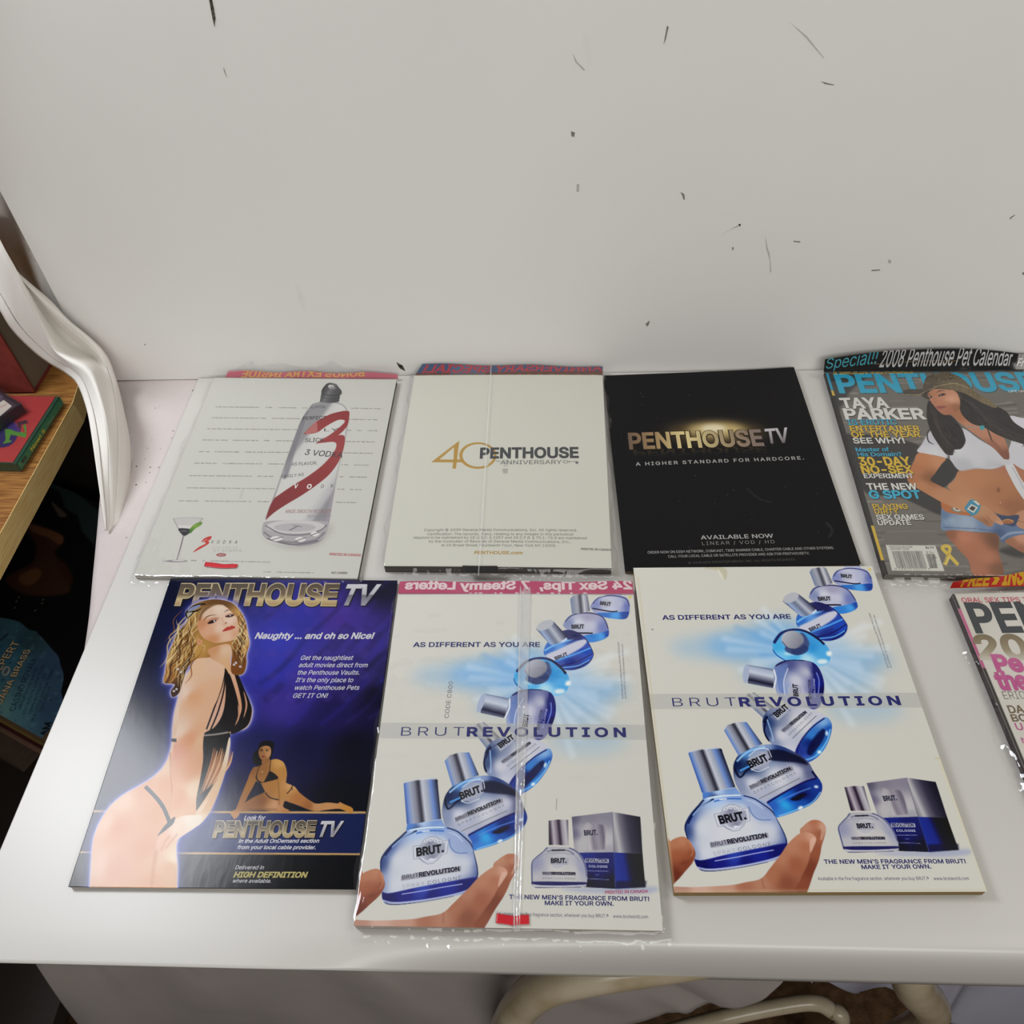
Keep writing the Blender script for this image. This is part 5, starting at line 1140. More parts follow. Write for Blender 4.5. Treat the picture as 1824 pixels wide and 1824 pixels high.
    for i in range(150):
        side = rg.random() < .72
        if side:
            x, y = rg.uniform(640, 760), rg.uniform(230, 470); L = rg.uniform(120, 260); ph = rg.uniform(0, 6.3); sl = -.42
        else:
            x, y = rg.uniform(930, 985), rg.uniform(250, 420); L = rg.uniform(80, 200); ph = rg.uniform(0, 6.3); sl = .08
        pts = [(x + sl * L * t + 13 * math.sin(ph + t * 9), y + L * t) for t in np.linspace(0, 1, 9)]
        p.line(pts, rg.uniform(3.5, 9), ['#ead09a', '#5a3a1c', '#d8b478', '#8a5c2c', '#f0dcae', '#382212'][i % 6], alpha=.75, taper=True, clip=hm if i % 3 else None)
    for x, y in ((640, 575), (655, 590), (618, 690), (632, 680), (945, 540), (935, 550), (968, 560)): p.ell(x, y, 7, 6, '#e9e4ea', alpha=.85)
    p.z(280, 1040, .13158)
    p.poly([(560, 500), (585, 410), (650, 325), (770, 288), (880, 290), (950, 330), (1015, 395), (1080, 460), (1106, 560), (1116, 640), (1096, 720), (1040, 778), (920, 808), (800, 822), (700, 790), (620, 740), (562, 640), (548, 560)], S([(700, 400, '#e9cdb6'), (850, 360, '#f2dcc8'), (600, 560, '#cf9672'), (720, 640, '#e2b294'), (850, 620, '#f0d2bc'), (1000, 520, '#f2d8c6'), (1080, 560, '#e2bca0'), (950, 740, '#ecc8ae'), (760, 770, '#d29a72'), (1080, 700, '#dcae8e')]))
    p.poly([(540, 800), (560, 765), (600, 775), (618, 805), (590, 842), (555, 835)], '#d8a27e'); p.line([(560, 790), (590, 810)], 10, '#a86a48', alpha=.7)
    p.poly([(680, 560), (700, 510), (780, 468), (850, 480), (800, 520), (730, 560)], '#a8705a', alpha=.55, blur=1.1); p.poly([(925, 460), (960, 425), (1050, 410), (1050, 450), (990, 470)], '#a8705a', alpha=.55, blur=1.1)
    p.poly([(690, 556), (730, 515), (790, 505), (812, 505), (790, 535), (740, 556)], '#3a2622'); p.ell(778, 522, 15, 12, '#e9e6ea'); p.ell(756, 528, 17, 15, '#20181a')
    p.poly([(932, 462), (965, 440), (1052, 430), (1030, 455), (980, 468)], '#3a2622'); p.ell(995, 446, 13, 9, '#e4e2e6'); p.ell(980, 450, 12, 11, '#20181a')
    p.line([(640, 530), (660, 480), (720, 445), (820, 434)], 12, '#6a4630', taper=True); p.line([(915, 402), (955, 372), (992, 366)], 11, '#6a4630', taper=True)
    p.line([(880, 470), (900, 520), (905, 555)], 12, '#d0a080', alpha=.6, blur=.8); p.ell(936, 546, 16, 9, '#8a5240', rot=-30, alpha=.8); p.line([(890, 560), (920, 575), (965, 545)], 8, '#bd8868', alpha=.7, blur=.4)
    p.poly([(890, 664), (925, 622), (965, 596), (990, 598), (1012, 582), (1068, 602), (1040, 626), (980, 648)], '#bf5248'); p.line([(895, 662), (970, 622), (1065, 602)], 7, '#8a2c2c')
    p.poly([(570, 480), (600, 390), (660, 320), (780, 275), (900, 280), (960, 340), (900, 300), (790, 305), (690, 360), (620, 430), (585, 520)], '#6a4a2a', alpha=.8, blur=.4)
    p.line([(405, 470), (400, 400), (470, 330), (560, 295), (660, 285)], 20, '#14141c'); p.poly([(415, 370), (480, 325), (590, 295), (560, 340), (450, 385)], '#8f96b4'); p.line([(405, 400), (520, 385), (610, 345)], 22, '#14141c', taper=True); p.poly([(420, 410), (480, 400), (460, 440), (415, 460)], '#b8b4a4'); p.line([(400, 480), (430, 470), (500, 400)], 12, '#14141c')
    p.line([(600, 850), (650, 860), (640, 930)], 6, '#e8dcc0', alpha=.8)
    # small second woman on the golden line
    p.z(400, 1300, .13158)
    p.poly([(470, 230), (500, 190), (560, 170), (640, 178), (676, 210), (670, 270), (655, 350), (630, 420), (560, 470), (520, 505), (440, 505), (385, 440), (398, 340), (450, 290)], '#0b0809')
    sp = [(400, 540, '#8f6238'), (300, 760, '#a8773f'), (200, 1050, '#a5713c'), (520, 560, '#9a6a3c'), (760, 460, '#d8a868'), (800, 600, '#c08c50'), (620, 800, '#b5814a'), (790, 900, '#c08e54'), (900, 790, '#d8a874'), (1000, 950, '#b87e4c'), (1150, 1050, '#a06a40'), (1250, 1050, '#d0a074'), (1450, 1050, '#cf9c6c'), (1680, 1090, '#c8924f'), (500, 980, '#8a5c38'), (350, 1060, '#9c6a44'), (680, 1050, '#d2a078'), (140, 1160, '#c89664')]
    p.poly([(450, 520), (530, 485), (620, 440), (700, 418), (790, 450), (832, 520), (850, 610), (842, 700), (842, 738), (915, 770), (965, 800), (1020, 870), (1100, 935), (1190, 995), (1262, 1020), (1400, 1005), (1535, 1018), (1560, 1000), (1625, 1030), (1720, 1072), (1742, 1110), (1722, 1152), (1680, 1140), (1560, 1092), (1400, 1102), (1250, 1122), (1150, 1102), (1000, 1042), (880, 1000), (822, 985), (802, 1060), (855, 1088), (895, 1130), (820, 1140), (700, 1128), (560, 1108), (400, 1112), (300, 1122), (240, 1115), (185, 1195), (140, 1225), (112, 1190), (90, 1150), (120, 1110), (160, 1090), (200, 990), (260, 840), (318, 700), (350, 610), (400, 530)], S(sp))
    p.poly([(432, 715), (500, 745), (556, 862), (420, 920), (285, 1000), (330, 905), (395, 790)], '#10112a', smooth=False)
    p.poly([(823, 992), (880, 1008), (1000, 1058), (1130, 1108), (840, 1090), (806, 1060)], '#0a0a12', smooth=False)
    p.line([(725, 680), (740, 800), (748, 950), (745, 1040)], 10, '#6a4426', alpha=.7, blur=.4); p.line([(270, 1010), (400, 930), (560, 880)], 8, '#5e3c22', alpha=.6, blur=.4); p.line([(330, 1100), (560, 1090), (720, 1100)], 12, '#5a3a24', alpha=.6, blur=.5); p.ell(690, 1030, 38, 44, '#d8a884', alpha=.7, blur=.5)
    p.poly([(440, 630), (455, 690), (505, 725), (545, 712), (612, 575), (612, 575), (660, 600), (712, 640), (728, 682), (620, 716), (500, 738), (455, 715), (428, 670)], K); p.line([(616, 580), (622, 500), (632, 440)], 9, K); p.line([(440, 640), (460, 560), (490, 510)], 9, K)
    p.line([(560, 870), (620, 935), (740, 968)], 14, K); p.line([(928, 772), (900, 830), (850, 885)], 12, K); p.line([(915, 800), (925, 840)], 8, K)
    p.poly([(470, 300), (500, 258), (560, 240), (620, 255), (636, 320), (622, 380), (585, 430), (540, 442), (492, 412), (468, 350)], S([(500, 300, '#8a5f3c'), (560, 290, '#c49466'), (600, 360, '#cf9f72'), (520, 390, '#a2704a'), (545, 430, '#96643f')])); p.poly([(510, 440), (600, 405), (620, 450), (560, 500), (525, 500)], '#9a6a40')
    p.ell(508, 305, 20, 7, '#1d1210'); p.ell(580, 305, 21, 7, '#1d1210'); p.line([(485, 288), (525, 284)], 6, '#1d1210'); p.line([(555, 286), (610, 282)], 6, '#1d1210'); p.line([(540, 310), (538, 345), (552, 350)], 6, '#7a4e30', alpha=.7); p.poly([(502, 382), (528, 372), (556, 380), (530, 396)], '#7a3a34')
    p.ell(516, 590, 12, 8, '#d8b890')
    # words
    p.z(*ZE); Wt = '#e4e2ea'
    def it(t, a, b, cap, bd=.01, c_=Wt): p.text(t, a, b, cap, c_, bd, shear=.22)
    it('Naughty ... and oh so Nice!', (1043, 412), (1660, 411), 31, .04)
    for t, a, b in (('Get the naughtiest', (1281, 524), (1553, 524)), ('adult movies direct from', (1272, 562), (1629, 563)), ('the Penthouse Vaults.', (1264, 602), (1588, 602)), ("It's the only place to", (1256, 641), (1554, 642)), ('watch Penthouse Pets', (1248, 682), (1586, 682)), ('GET IT ON!', (1240, 724), (1420, 724))):
        it(t, a, b, 23, .012)
    it('Look for', (987, 1361), (1096, 1361), 21, .03)
    logo(822, 1358, 1364, 1482, 1447, 74, False)
    it('in the Adult OnDemand section', (959, 1480), (1378, 1480), 19, .03); it('from your local cable provider.', (951, 1512), (1362, 1514), 19, .03)
    it('Delivered in', (942, 1616), (1090, 1617), 20, .008); it('HIGH DEFINITION', (933, 1657), (1314, 1659), 27, .05, '#c9bb78'); it('where available.', (927, 1685), (1130, 1686), 20, .008)
root, cn = magazine('unwrapped dark blue magazine with a curly-haired woman in black swimwear', QE, 0.0042, ('#2a2a34', '#3a3a44', '#c4c0b8', '#b0aca8'))
pe = Page(QE, res=0.38); art_e(pe)
g_ = pe.img.mean(axis=2, keepdims=True); pe.img = np.clip(g_ + (pe.img - g_) * 1.18, 0, 1)
page_obj('cover', pe, cn, lambda u, v: 0.0003 + 0.0003 * np.sin(u * 5 + v * 3), attr_mat('glossy_print_worn', 0.16, 0.24, bump=0.028, bscale=110, stretch=(1, .4, 1)), root, gain=0.70)

# ---- F, G: the same page of tumbling scent bottles
SIL = [(0, '#3f63ad'), (.10, '#7f98cc'), (.2, '#a3a9ba'), (.33, '#8b8d9a'), (.45, '#3f3f4b'), (.55, '#c3c6cf'), (.68, '#a9aebb'), (.82, '#7390cb'), (.93, '#55607e'), (1, '#2c3048')]
SIL2 = [(0, '#4a6fb8'), (.12, '#8b93a6'), (.35, '#a9abb4'), (.5, '#54545f'), (.65, '#c9cad0'), (.85, '#7c7f8d'), (1, '#3c3d4a')]
def art_brut(p):
    p.z(*ZG); rg = np.random.default_rng(6)
    # blue burst behind the bottles
    for cx, cy, rx, ry, a in ((640, 430, 240, 75, .75), (480, 440, 260, 60, .4), (720, 360, 110, 70, .5), (1110, 500, 170, 60, .65), (1060, 590, 150, 70, .55), (700, 560, 150, 60, .35), (1150, 730, 190, 70, .35), (860, 440, 220, 130, .5)):
        p.ell(cx, cy, rx, ry, '#7fb2de', alpha=a, blur=11)
    for a in list(range(150, 232, 7)) + list(range(-28, 64, 6)):
        r = math.radians(a + rg.uniform(-2, 2)); L = rg.uniform(200, 420); c_, s_ = math.cos(r), math.sin(r)
        p.poly([(880, 470), (880 + c_ * L - s_ * 16, 470 + s_ * L + c_ * 16), (880 + c_ * L + s_ * 16, 470 + s_ * L - c_ * 16)], ['#e4eaf0', '#6aa4dc', '#dfe8f0'][a % 3], smooth=False, alpha=.3, blur=2.6)
    B = lambda *l: ('pts', list(l))
    # small bottles at the top right
    m = p.poly([(1003, 122), (1003, 95), (1020, 72), (1056, 60), (1058, 48), (1130, 46), (1134, 58), (1165, 72), (1186, 105), (1192, 150), (1180, 168), (1130, 168), (1060, 156)], B((1020, 100, '#8b93c0'), (1080, 95, '#c9c9d6'), (1130, 100, '#b9bcd0'), (1180, 110, '#6d7ab8'), (1100, 130, '#c4c6d8')))
    p.poly([(1040, 142), (1110, 138), (1188, 134), (1192, 155), (1170, 170), (1080, 162)], B((1080, 150, '#3f7cc8'), (1130, 152, '#58a6e6'), (1180, 150, '#2b4fa0')), clip=m); p.line([(1006, 100), (1030, 70), (1090, 60), (1160, 74), (1186, 110)], 5, '#4a4f86', clip=m); p.line([(1010, 120), (1100, 134), (1135, 132)], 6, '#2c2a4a'); p.ell(1070, 98, 28, 20, '#b4b6c4', alpha=.8); p.text('BRUT', (1042, 103), (1096, 108), 15, '#1d1a2c', .06)
    p.ell(1178, 66, 7, 5, '#d8c24a', rot=-40)
    m = p.poly([(890, 192), (905, 160), (935, 145), (1000, 138), (1060, 152), (1096, 185), (1120, 232), (1114, 256), (1075, 274), (1030, 278), (985, 255), (920, 225), (893, 206)], B((920, 190, '#8a94b8'), (960, 190, '#cfd0d8'), (1020, 200, '#c2c3d2'), (1090, 210, '#7a86bc'), (1000, 160, '#a6a4bc')))
    p.poly([(1000, 250), (1070, 236), (1118, 222), (1122, 250), (1075, 276), (1025, 280)], B((1040, 262, '#3f8ad6'), (1090, 248, '#56a8ea'), (1116, 240, '#2a52a8')), clip=m); p.line([(895, 185), (925, 152), (1000, 142), (1070, 160), (1112, 215)], 6, '#4b4f80', clip=m); p.line([(950, 236), (1042, 236)], 7, '#22203c', smooth=False); p.ell(965, 208, 32, 18, '#b2b5c4', alpha=.8); p.text('BRUT', (935, 216), (996, 214), 17, '#1d1a2c', .06)
    p.poly([(892, 78), (892, 78), (902, 62), (958, 52), (972, 62), (972, 62), (1002, 132), (1002, 132), (960, 146), (918, 146)], ('lin', (895, 100), (1000, 95), SIL2), smooth=False)
    # sixth and fifth
    m = p.poly([(828, 318), (832, 290), (856, 250), (905, 224), (955, 228), (1015, 260), (1062, 315), (1073, 345), (1056, 382), (1010, 405), (960, 408), (900, 388), (850, 352), (832, 334)], B((850, 300, '#3f78c8'), (900, 250, '#5a62a0'), (960, 240, '#2c3478'), (1000, 280, '#3a5ab8'), (1060, 350, '#2a58c0'), (1000, 390, '#2c3f96'), (900, 300, '#6aa0e0')))
    p.poly([(838, 346), (900, 312), (980, 272), (1024, 268), (1010, 300), (950, 340), (890, 370)], '#c6c6d4', clip=m, blur=.4); p.line([(832, 320), (880, 290), (960, 262)], 9, '#79b8ea', clip=m); p.line([(880, 372), (970, 340), (1060, 300)], 8, '#5aa2ea', clip=m); p.line([(920, 392), (1000, 370), (1066, 330)], 6, '#1d2a70', clip=m); p.line([(940, 398), (1010, 388), (1060, 360)], 5, '#6ab0ee', clip=m)
    p.line([(860, 245), (920, 224), (1000, 250), (1064, 318), (1068, 360), (1000, 404)], 6, '#26286a', clip=m); p.poly([(905, 232), (950, 230), (1000, 262), (960, 268), (910, 262)], '#343466', clip=m, alpha=.8, blur=.5)
    p.text('BRUT', (898, 364), (952, 340), 17, '#1d1f3c', .05); p.text('REVOLUTION', (945, 380), (1010, 352), 8, '#2b2f6c')
    p.poly([(764, 220), (764, 220), (784, 192), (826, 178), (842, 186), (842, 186), (925, 252), (925, 252), (905, 280), (865, 294), (848, 290)], ('lin', (805, 260), (885, 215), [(0, '#58647e'), (.15, '#9fb2d2'), (.4, '#7a8196'), (.6, '#b9bdc8'), (.85, '#6c7086'), (1, '#2e3046')]), smooth=False); p.ell(803, 202, 40, 22, '#b6b8be', rot=-24); p.line([(905, 278), (925, 262)], 10, '#c9d4e8')
    m = p.poly([(716, 440), (722, 402), (756, 366), (812, 350), (872, 358), (935, 395), (980, 440), (992, 488), (972, 522), (905, 532), (820, 522), (752, 494), (722, 468)], B((740, 440, '#4fb0e2'), (760, 390, '#6aaee0'), (820, 480, '#5cb6e6'), (900, 440, '#3f9ad8'), (960, 470, '#58aee4'), (880, 500, '#b2dcf2'), (760, 480, '#7cc4ec')))
    p.line([(722, 420), (760, 370), (815, 353), (875, 362), (935, 398), (965, 425)], 15, '#2b3168', clip=m, alpha=.9); p.line([(716, 450), (740, 480), (800, 512), (890, 528)], 5, '#3a66b0', clip=m); p.line([(850, 350), (900, 372), (960, 420)], 9, '#151a3c', clip=m, alpha=.8); p.ell(800, 470, 30, 9, '#e2f2fa', alpha=.6, blur=1.5, clip=m)
    p.poly([(776, 440), (850, 370), (888, 408), (886, 440), (845, 475), (800, 470)], '#52618c', clip=m, blur=.6); p.ell(846, 452, 42, 24, '#3f4c78', rot=-12, clip=m, alpha=.8); p.ell(812, 404, 54, 43, ('lin', (765, 380), (860, 430), [(0, '#b8bac2'), (.6, '#9a9ca6'), (1, '#878995')]), rot=10); p.line([(762, 412), (790, 442), (830, 446), (862, 420)], 4, '#5a6080')
    p.ell(985, 470, 12, 12, '#fdf8ec', blur=1.6); p.ell(955, 508, 26, 12, '#f2f0e6', alpha=.8, blur=1.6)
    # fourth, lying
    m = p.poly([(720, 560), (728, 530), (752, 510), (800, 500), (870, 502), (915, 516), (944, 552), (962, 610), (958, 670), (942, 720), (915, 736), (870, 732), (800, 716), (758, 690), (732, 645)], B((745, 560, '#7a8cba'), (790, 520, '#5e6496'), (830, 600, '#c8c8d4'), (880, 560, '#bdbecc'), (860, 680, '#c2c2ce'), (780, 640, '#9aa8cc'), (945, 600, '#2a2c80'), (920, 560, '#32367e'), (940, 680, '#30328a')))
    p.poly([(905, 512), (930, 530), (955, 580), (962, 650), (940, 722), (908, 736), (892, 725), (908, 640), (912, 570)], B((925, 560, '#34387c'), (935, 620, '#2b3698'), (930, 690, '#3a3f9a'), (955, 640, '#1e1f5c')), clip=m); p.line([(925, 560), (938, 600), (935, 660)], 5, '#7c8ee0', clip=m); p.line([(728, 530), (790, 502), (870, 502)], 7, '#2e2f66', clip=m); p.poly([(740, 545), (790, 520), (770, 600), (775, 660), (745, 640)], '#7088be', clip=m, alpha=.7, blur=.8); p.line([(790, 540), (770, 600), (775, 670)], 4, '#e8ecf4', clip=m, alpha=.8)
    p.ell(826, 645, 34, 28, '#9ea0b4', rot=0); p.ell(826, 645, 38, 32, '#d4d4dc', alpha=.35); p.text('BRUT', (840, 676), (834, 617), 22, '#191827', .05); p.text('REVOLUTION', (902, 690), (897, 597), 12, '#22223c', .02); p.text('COLOGNE', (922, 680), (918, 590), 9, '#b9c0ec')
    p.poly([(590, 522), (590, 522), (725, 545), (725, 545), (722, 600), (722, 636), (722, 636), (598, 612), (598, 612)], ('lin', (660, 530), (650, 625), [(0, '#6a6f86'), (.15, '#a9b4c9'), (.4, '#c5cbd6'), (.62, '#7d8193'), (.8, '#343448'), (.93, '#6b6f88'), (1, '#3b3c50')]), smooth=False); p.ell(589, 567, 15, 45, '#aab4ca', rot=4); p.line([(722, 545), (732, 590), (722, 636)], 7, '#dfe4ec')
    # third
    p.poly([(577, 690), (577, 690), (598, 662), (628, 656), (645, 668), (645, 668), (740, 738), (740, 738), (690, 795), (690, 795)], ('lin', (620, 735), (680, 690), SIL2), smooth=False)
    m = p.poly([(668, 800), (675, 765), (702, 738), (770, 715), (850, 722), (905, 735), (955, 757), (988, 785), (1000, 818), (988, 880), (955, 940), (905, 982), (850, 995), (815, 975), (755, 930), (698, 890), (675, 850)], B((690, 800, '#39507e'), (690, 850, '#4a5c86'), (740, 760, '#8c93ac'), (760, 860, '#cdcdd4'), (850, 800, '#d2d2d6'), (900, 760, '#c4c5d0'), (800, 930, '#c6c7d2'), (720, 900, '#8e99b8')))
    p.line([(672, 800), (690, 770), (676, 840), (700, 888)], 9, '#1f2a4c', clip=m); p.line([(690, 785), (712, 850), (720, 890)], 6, '#a4c4ea', clip=m, alpha=.8); p.line([(700, 770), (740, 745), (800, 740)], 8, '#55607e', clip=m, alpha=.8)
    p.poly([(822, 985), (826, 930), (860, 870), (910, 812), (962, 775), (992, 785), (1002, 820), (985, 885), (950, 945), (900, 985), (850, 998)], B((850, 940, '#3a4a9a'), (900, 860, '#4688d0'), (960, 800, '#8ab4de'), (985, 830, '#2d62b8'), (940, 930, '#3f8fdc'), (900, 900, '#21367c'), (870, 980, '#4a6ec0')), clip=m)
    p.poly([(880, 935), (915, 870), (955, 830), (970, 850), (940, 910), (900, 955)], '#182450', clip=m, blur=.8, alpha=.85); p.line([(828, 960), (850, 890), (905, 822), (965, 778)], 7, '#33307a', clip=m); p.line([(845, 985), (920, 960), (975, 890), (992, 830)], 8, '#7cc0f0', clip=m, alpha=.85); p.ell(940, 940, 9, 7, '#f4fbff', clip=m, blur=.5); p.ell(975, 850, 6, 12, '#d8eefc', clip=m, blur=.5)
    p.poly([(722, 768), (722, 768), (782, 712), (782, 712), (800, 738), (742, 790)], '#b9bbc6', smooth=False, alpha=.8); p.text('BRUT', (738, 776), (796, 728), 26, '#15141c', .06)
    p.poly([(760, 832), (872, 742), (884, 752), (772, 848)], '#8f8f9c', smooth=False); p.text('BRUT', (766, 845), (803, 816), 12, '#33324a'); p.text('REVOLUTION', (805, 814), (880, 752), 13, '#15141f', .05); p.text('SPRAYCOLOGNE', (798, 863), (908, 756), 10, '#80808c', space=1.3); p.line([(812, 874), (926, 766)], 2.5, '#4a4a58', smooth=False)
    # second
    m = p.poly([(528, 1020), (532, 990), (552, 956), (590, 930), (645, 912), (705, 903), (765, 914), (830, 945), (885, 985), (915, 1035), (952, 1092), (946, 1140), (905, 1186), (830, 1222), (745, 1250), (690, 1262), (640, 1255), (600, 1215), (570, 1150), (535, 1080)], B((545, 1000, '#22335e'), (600, 950, '#5f93cc'), (680, 915, '#8ea2c8'), (760, 930, '#3d5288'), (850, 975, '#4a4e70'), (600, 1010, '#31456e'), (620, 1090, '#cfd0da'), (740, 1060, '#d3d3d9'), (830, 1030, '#c6c7d3'), (900, 1040, '#6c7294'), (650, 1170, '#b4b7c8'), (560, 1100, '#8e98b4')))
    p.poly([(690, 935), (760, 930), (850, 965), (885, 1000), (840, 990), (760, 985), (700, 975)], '#24263e', clip=m, blur=.8, alpha=.85); p.line([(545, 985), (600, 938), (680, 915)], 10, '#a2ccf2', clip=m, alpha=.8); p.line([(530, 1010), (560, 1060), (600, 1020), (660, 985)], 10, '#16203e', clip=m, alpha=.8); p.line([(560, 1030), (620, 1000)], 9, '#5fa6e8', clip=m, alpha=.9); p.line([(905, 1030), (945, 1090), (930, 1120)], 12, '#2a2c58', clip=m)
    p.poly([(690, 1185), (700, 1168), (780, 1125), (870, 1080), (928, 1062), (955, 1092), (946, 1140), (905, 1186), (830, 1222), (745, 1252), (715, 1225)], B((720, 1200, '#3f6cc0'), (800, 1165, '#2a66c8'), (860, 1140, '#1b2f74'), (780, 1190, '#3fb0e8'), (930, 1110, '#2c4a9c'), (860, 1190, '#2e62b4'), (760, 1235, '#4a8cd8')), clip=m)
    p.line([(690, 1182), (780, 1128), (870, 1082), (925, 1066)], 9, '#2e2a6c', clip=m); p.line([(740, 1180), (820, 1140), (900, 1110)], 7, '#6a92d8', clip=m, alpha=.7); p.line([(745, 1245), (830, 1215), (905, 1180), (946, 1130)], 6, '#8ac8f4', clip=m, alpha=.8); p.poly([(800, 1165), (850, 1140), (880, 1140), (840, 1170)], '#0e1838', clip=m, blur=.6); p.ell(850, 1205, 12, 7, '#f4fbff', clip=m, blur=.5, rot=-25); p.ell(925, 1105, 10, 6, '#eaf6ff', clip=m, blur=.5)
    p.poly([(484, 838), (484, 838), (500, 812), (545, 798), (592, 797), (606, 816), (606, 816), (668, 902), (668, 902), (615, 922), (552, 956), (552, 956)], ('lin', (505, 890), (640, 845), SIL), smooth=False)
    p.poly([(596, 975), (690, 930), (712, 985), (616, 1030)], '#a9adbd', smooth=False, alpha=.85); p.ell(652, 980, 52, 46, '#aeb1c0', alpha=.75); p.line([(600, 960), (640, 930), (690, 925), (712, 965)], 3, '#e4e6ee'); p.line([(612, 1020), (650, 1032), (700, 1010)], 3, '#e4e6ee')
    p.text('BRUT.', (610, 1016), (708, 976), 33, '#15141c', .06)
    p.poly([(606, 1102), (808, 1006), (818, 1026), (612, 1122)], '#96969f', smooth=False); p.text('BRUT', (612, 1115), (664, 1090), 16, '#3c3b50'); p.text('REVOLUTION', (666, 1090), (806, 1024), 17, '#1b1a2c', .05); p.text('SPRAYCOLOGNE', (630, 1140), (830, 1044), 13, '#8d8e98', space=1.35); p.line([(645, 1166), (848, 1064)], 3, '#75766c', smooth=False)
    # first, in the hand
    p.z(1180, 1310, .16447)
    p.poly([(435, 625), (800, 570), (870, 660), (440, 700)], B((480, 640, '#5a8ad0'), (600, 610, '#b9d0ec'), (760, 590, '#7f9ed4'), (560, 680, '#4c5a86'), (800, 650, '#8ba6d4')), smooth=False)
    m = p.poly([(455, 690), (385, 760), (305, 848), (252, 940), (240, 1010), (262, 1100), (300, 1200), (340, 1320), (362, 1400), (402, 1452), (470, 1475), (620, 1468), (900, 1425), (1150, 1372), (1262, 1335), (1312, 1270), (1358, 1180), (1340, 1090), (1290, 985), (1232, 880), (1180, 780), (1080, 705), (970, 662), (860, 645), (640, 650)], B((300, 900, '#5d74ac'), (270, 1040, '#45588c'), (340, 1250, '#8f9cc0'), (450, 1000, '#c3c9d6'), (700, 1050, '#cfd1d6'), (900, 1000, '#c9ccd6'), (1150, 1000, '#a6b2d0'), (1300, 1120, '#5a6ba4'), (600, 720, '#a9c2e6'), (800, 690, '#88a6d8'), (1000, 720, '#a2b2d4'), (1150, 860, '#94a2c6'), (500, 1300, '#c4cad8'), (1000, 1200, '#bcc4d8'), (800, 850, '#cfd1d8')))
    p.poly([(360, 960), (480, 830), (640, 760), (860, 740), (1000, 900), (1130, 940), (1230, 960), (1290, 1080), (1270, 1170), (900, 1240), (480, 1330), (400, 1290), (350, 1120)], '#d0d2d6', alpha=.8, blur=5, clip=m)
    p.line([(450, 700), (370, 790), (290, 900), (246, 1000), (262, 1100), (310, 1240)], 22, '#27335e', clip=m, alpha=.9); p.line([(560, 690), (430, 760), (340, 850), (280, 960)], 20, '#1f2c58', clip=m, alpha=.8); p.line([(520, 700), (420, 770), (330, 870)], 9, '#aacdf4', clip=m); p.line([(560, 720), (700, 690), (860, 690)], 16, '#3f6fbe', clip=m, alpha=.8); p.line([(480, 690), (640, 660), (850, 650)], 12, '#e2edf8', clip=m, alpha=.9); p.line([(620, 700), (700, 690)], 10, '#eef6ff', clip=m)
    p.line([(880, 655), (1000, 690), (1110, 760), (1190, 820), (1240, 890)], 14, '#2f3a66', clip=m, alpha=.9); p.line([(900, 700), (1000, 730), (1100, 800)], 10, '#cfd8ea', clip=m, alpha=.7); p.poly([(880, 700), (960, 720), (1080, 790), (1180, 850), (1240, 900), (1130, 920), (1030, 905), (960, 850)], '#9fb0d2', clip=m, alpha=.75, blur=.8); p.line([(940, 770), (980, 860), (1060, 915), (1180, 915)], 8, '#5f7cb4', clip=m); p.line([(1240, 890), (1300, 1010), (1340, 1100), (1350, 1180)], 16, '#31406e', clip=m)
    p.poly([(345, 1345), (440, 1350), (700, 1290), (1000, 1230), (1345, 1165), (1345, 1215), (1300, 1280), (1200, 1330), (900, 1400), (560, 1445), (400, 1440)], B((420, 1400, '#25276c'), (600, 1360, '#30318a'), (800, 1310, '#3f55b4'), (1050, 1270, '#2f3a9c'), (1250, 1250, '#262a78'), (900, 1370, '#2a2c80')), clip=m)
    p.line([(570, 1360), (800, 1320), (1000, 1280), (1210, 1242)], 9, '#b4bce8', clip=m); p.line([(370, 1425), (520, 1450), (800, 1420), (1100, 1365), (1280, 1310)], 12, '#aab2d8', clip=m); p.line([(380, 1450), (520, 1470), (820, 1438), (1150, 1372)], 9, '#2b2d5e', clip=m); p.line([(345, 1340), (440, 1352), (700, 1292), (1000, 1232), (1340, 1170)], 6, '#5a68b0', clip=m, alpha=.8)
    p.poly([(282, 200), (282, 200), (310, 180), (400, 158), (520, 146), (615, 143), (648, 158), (655, 185), (655, 185), (795, 565), (795, 565), (700, 580), (560, 610), (430, 625), (430, 625)], ('lin', (355, 420), (715, 350), SIL)); p.line([(300, 186), (400, 162), (520, 149), (620, 147)], 7, '#d8dae2', alpha=.8)
    # badge
    p.ell(765, 895, 160, 138, '#cfd2da', rot=-8); p.poly([(562, 858), (585, 850), (930, 785), (955, 925), (610, 992)], '#cdd0d9', smooth=False)
    p.ell(765, 895, 148, 126, '#b9bcc8', rot=-8); p.ell(765, 892, 128, 100, ('lin', (650, 930), (890, 860), [(0, '#c3c5cf'), (.5, '#8d90a2'), (1, '#b9bcc8')]), rot=-8)
    for pts in ([(562, 858), (640, 842), (660, 790), (720, 755), (780, 752), (850, 778), (870, 800), (935, 786), (955, 926), (905, 938), (880, 985), (830, 1030), (770, 1040), (700, 1010), (680, 982), (605, 992), (562, 858)],): p.line(pts, 6, '#7e8292', alpha=.8, smooth=False)
    for x, y in ((690, 800), (740, 785), (795, 790), (840, 805)): p.ell(x, y, 20, 18, '#d9dbe2'); p.ell(x, y, 11, 10, '#a4a8b6')
    p.line([(680, 970), (760, 1010), (850, 985)], 7, '#e6e8ee'); p.ell(800, 990, 26, 12, '#d9dbe2')
    p.poly([(600, 870), (905, 812), (930, 915), (625, 972)], '#9da1b1', smooth=False, alpha=.75)
    p.text('BRUT.', (628, 960), (918, 908), 82, '#14131c', .06)
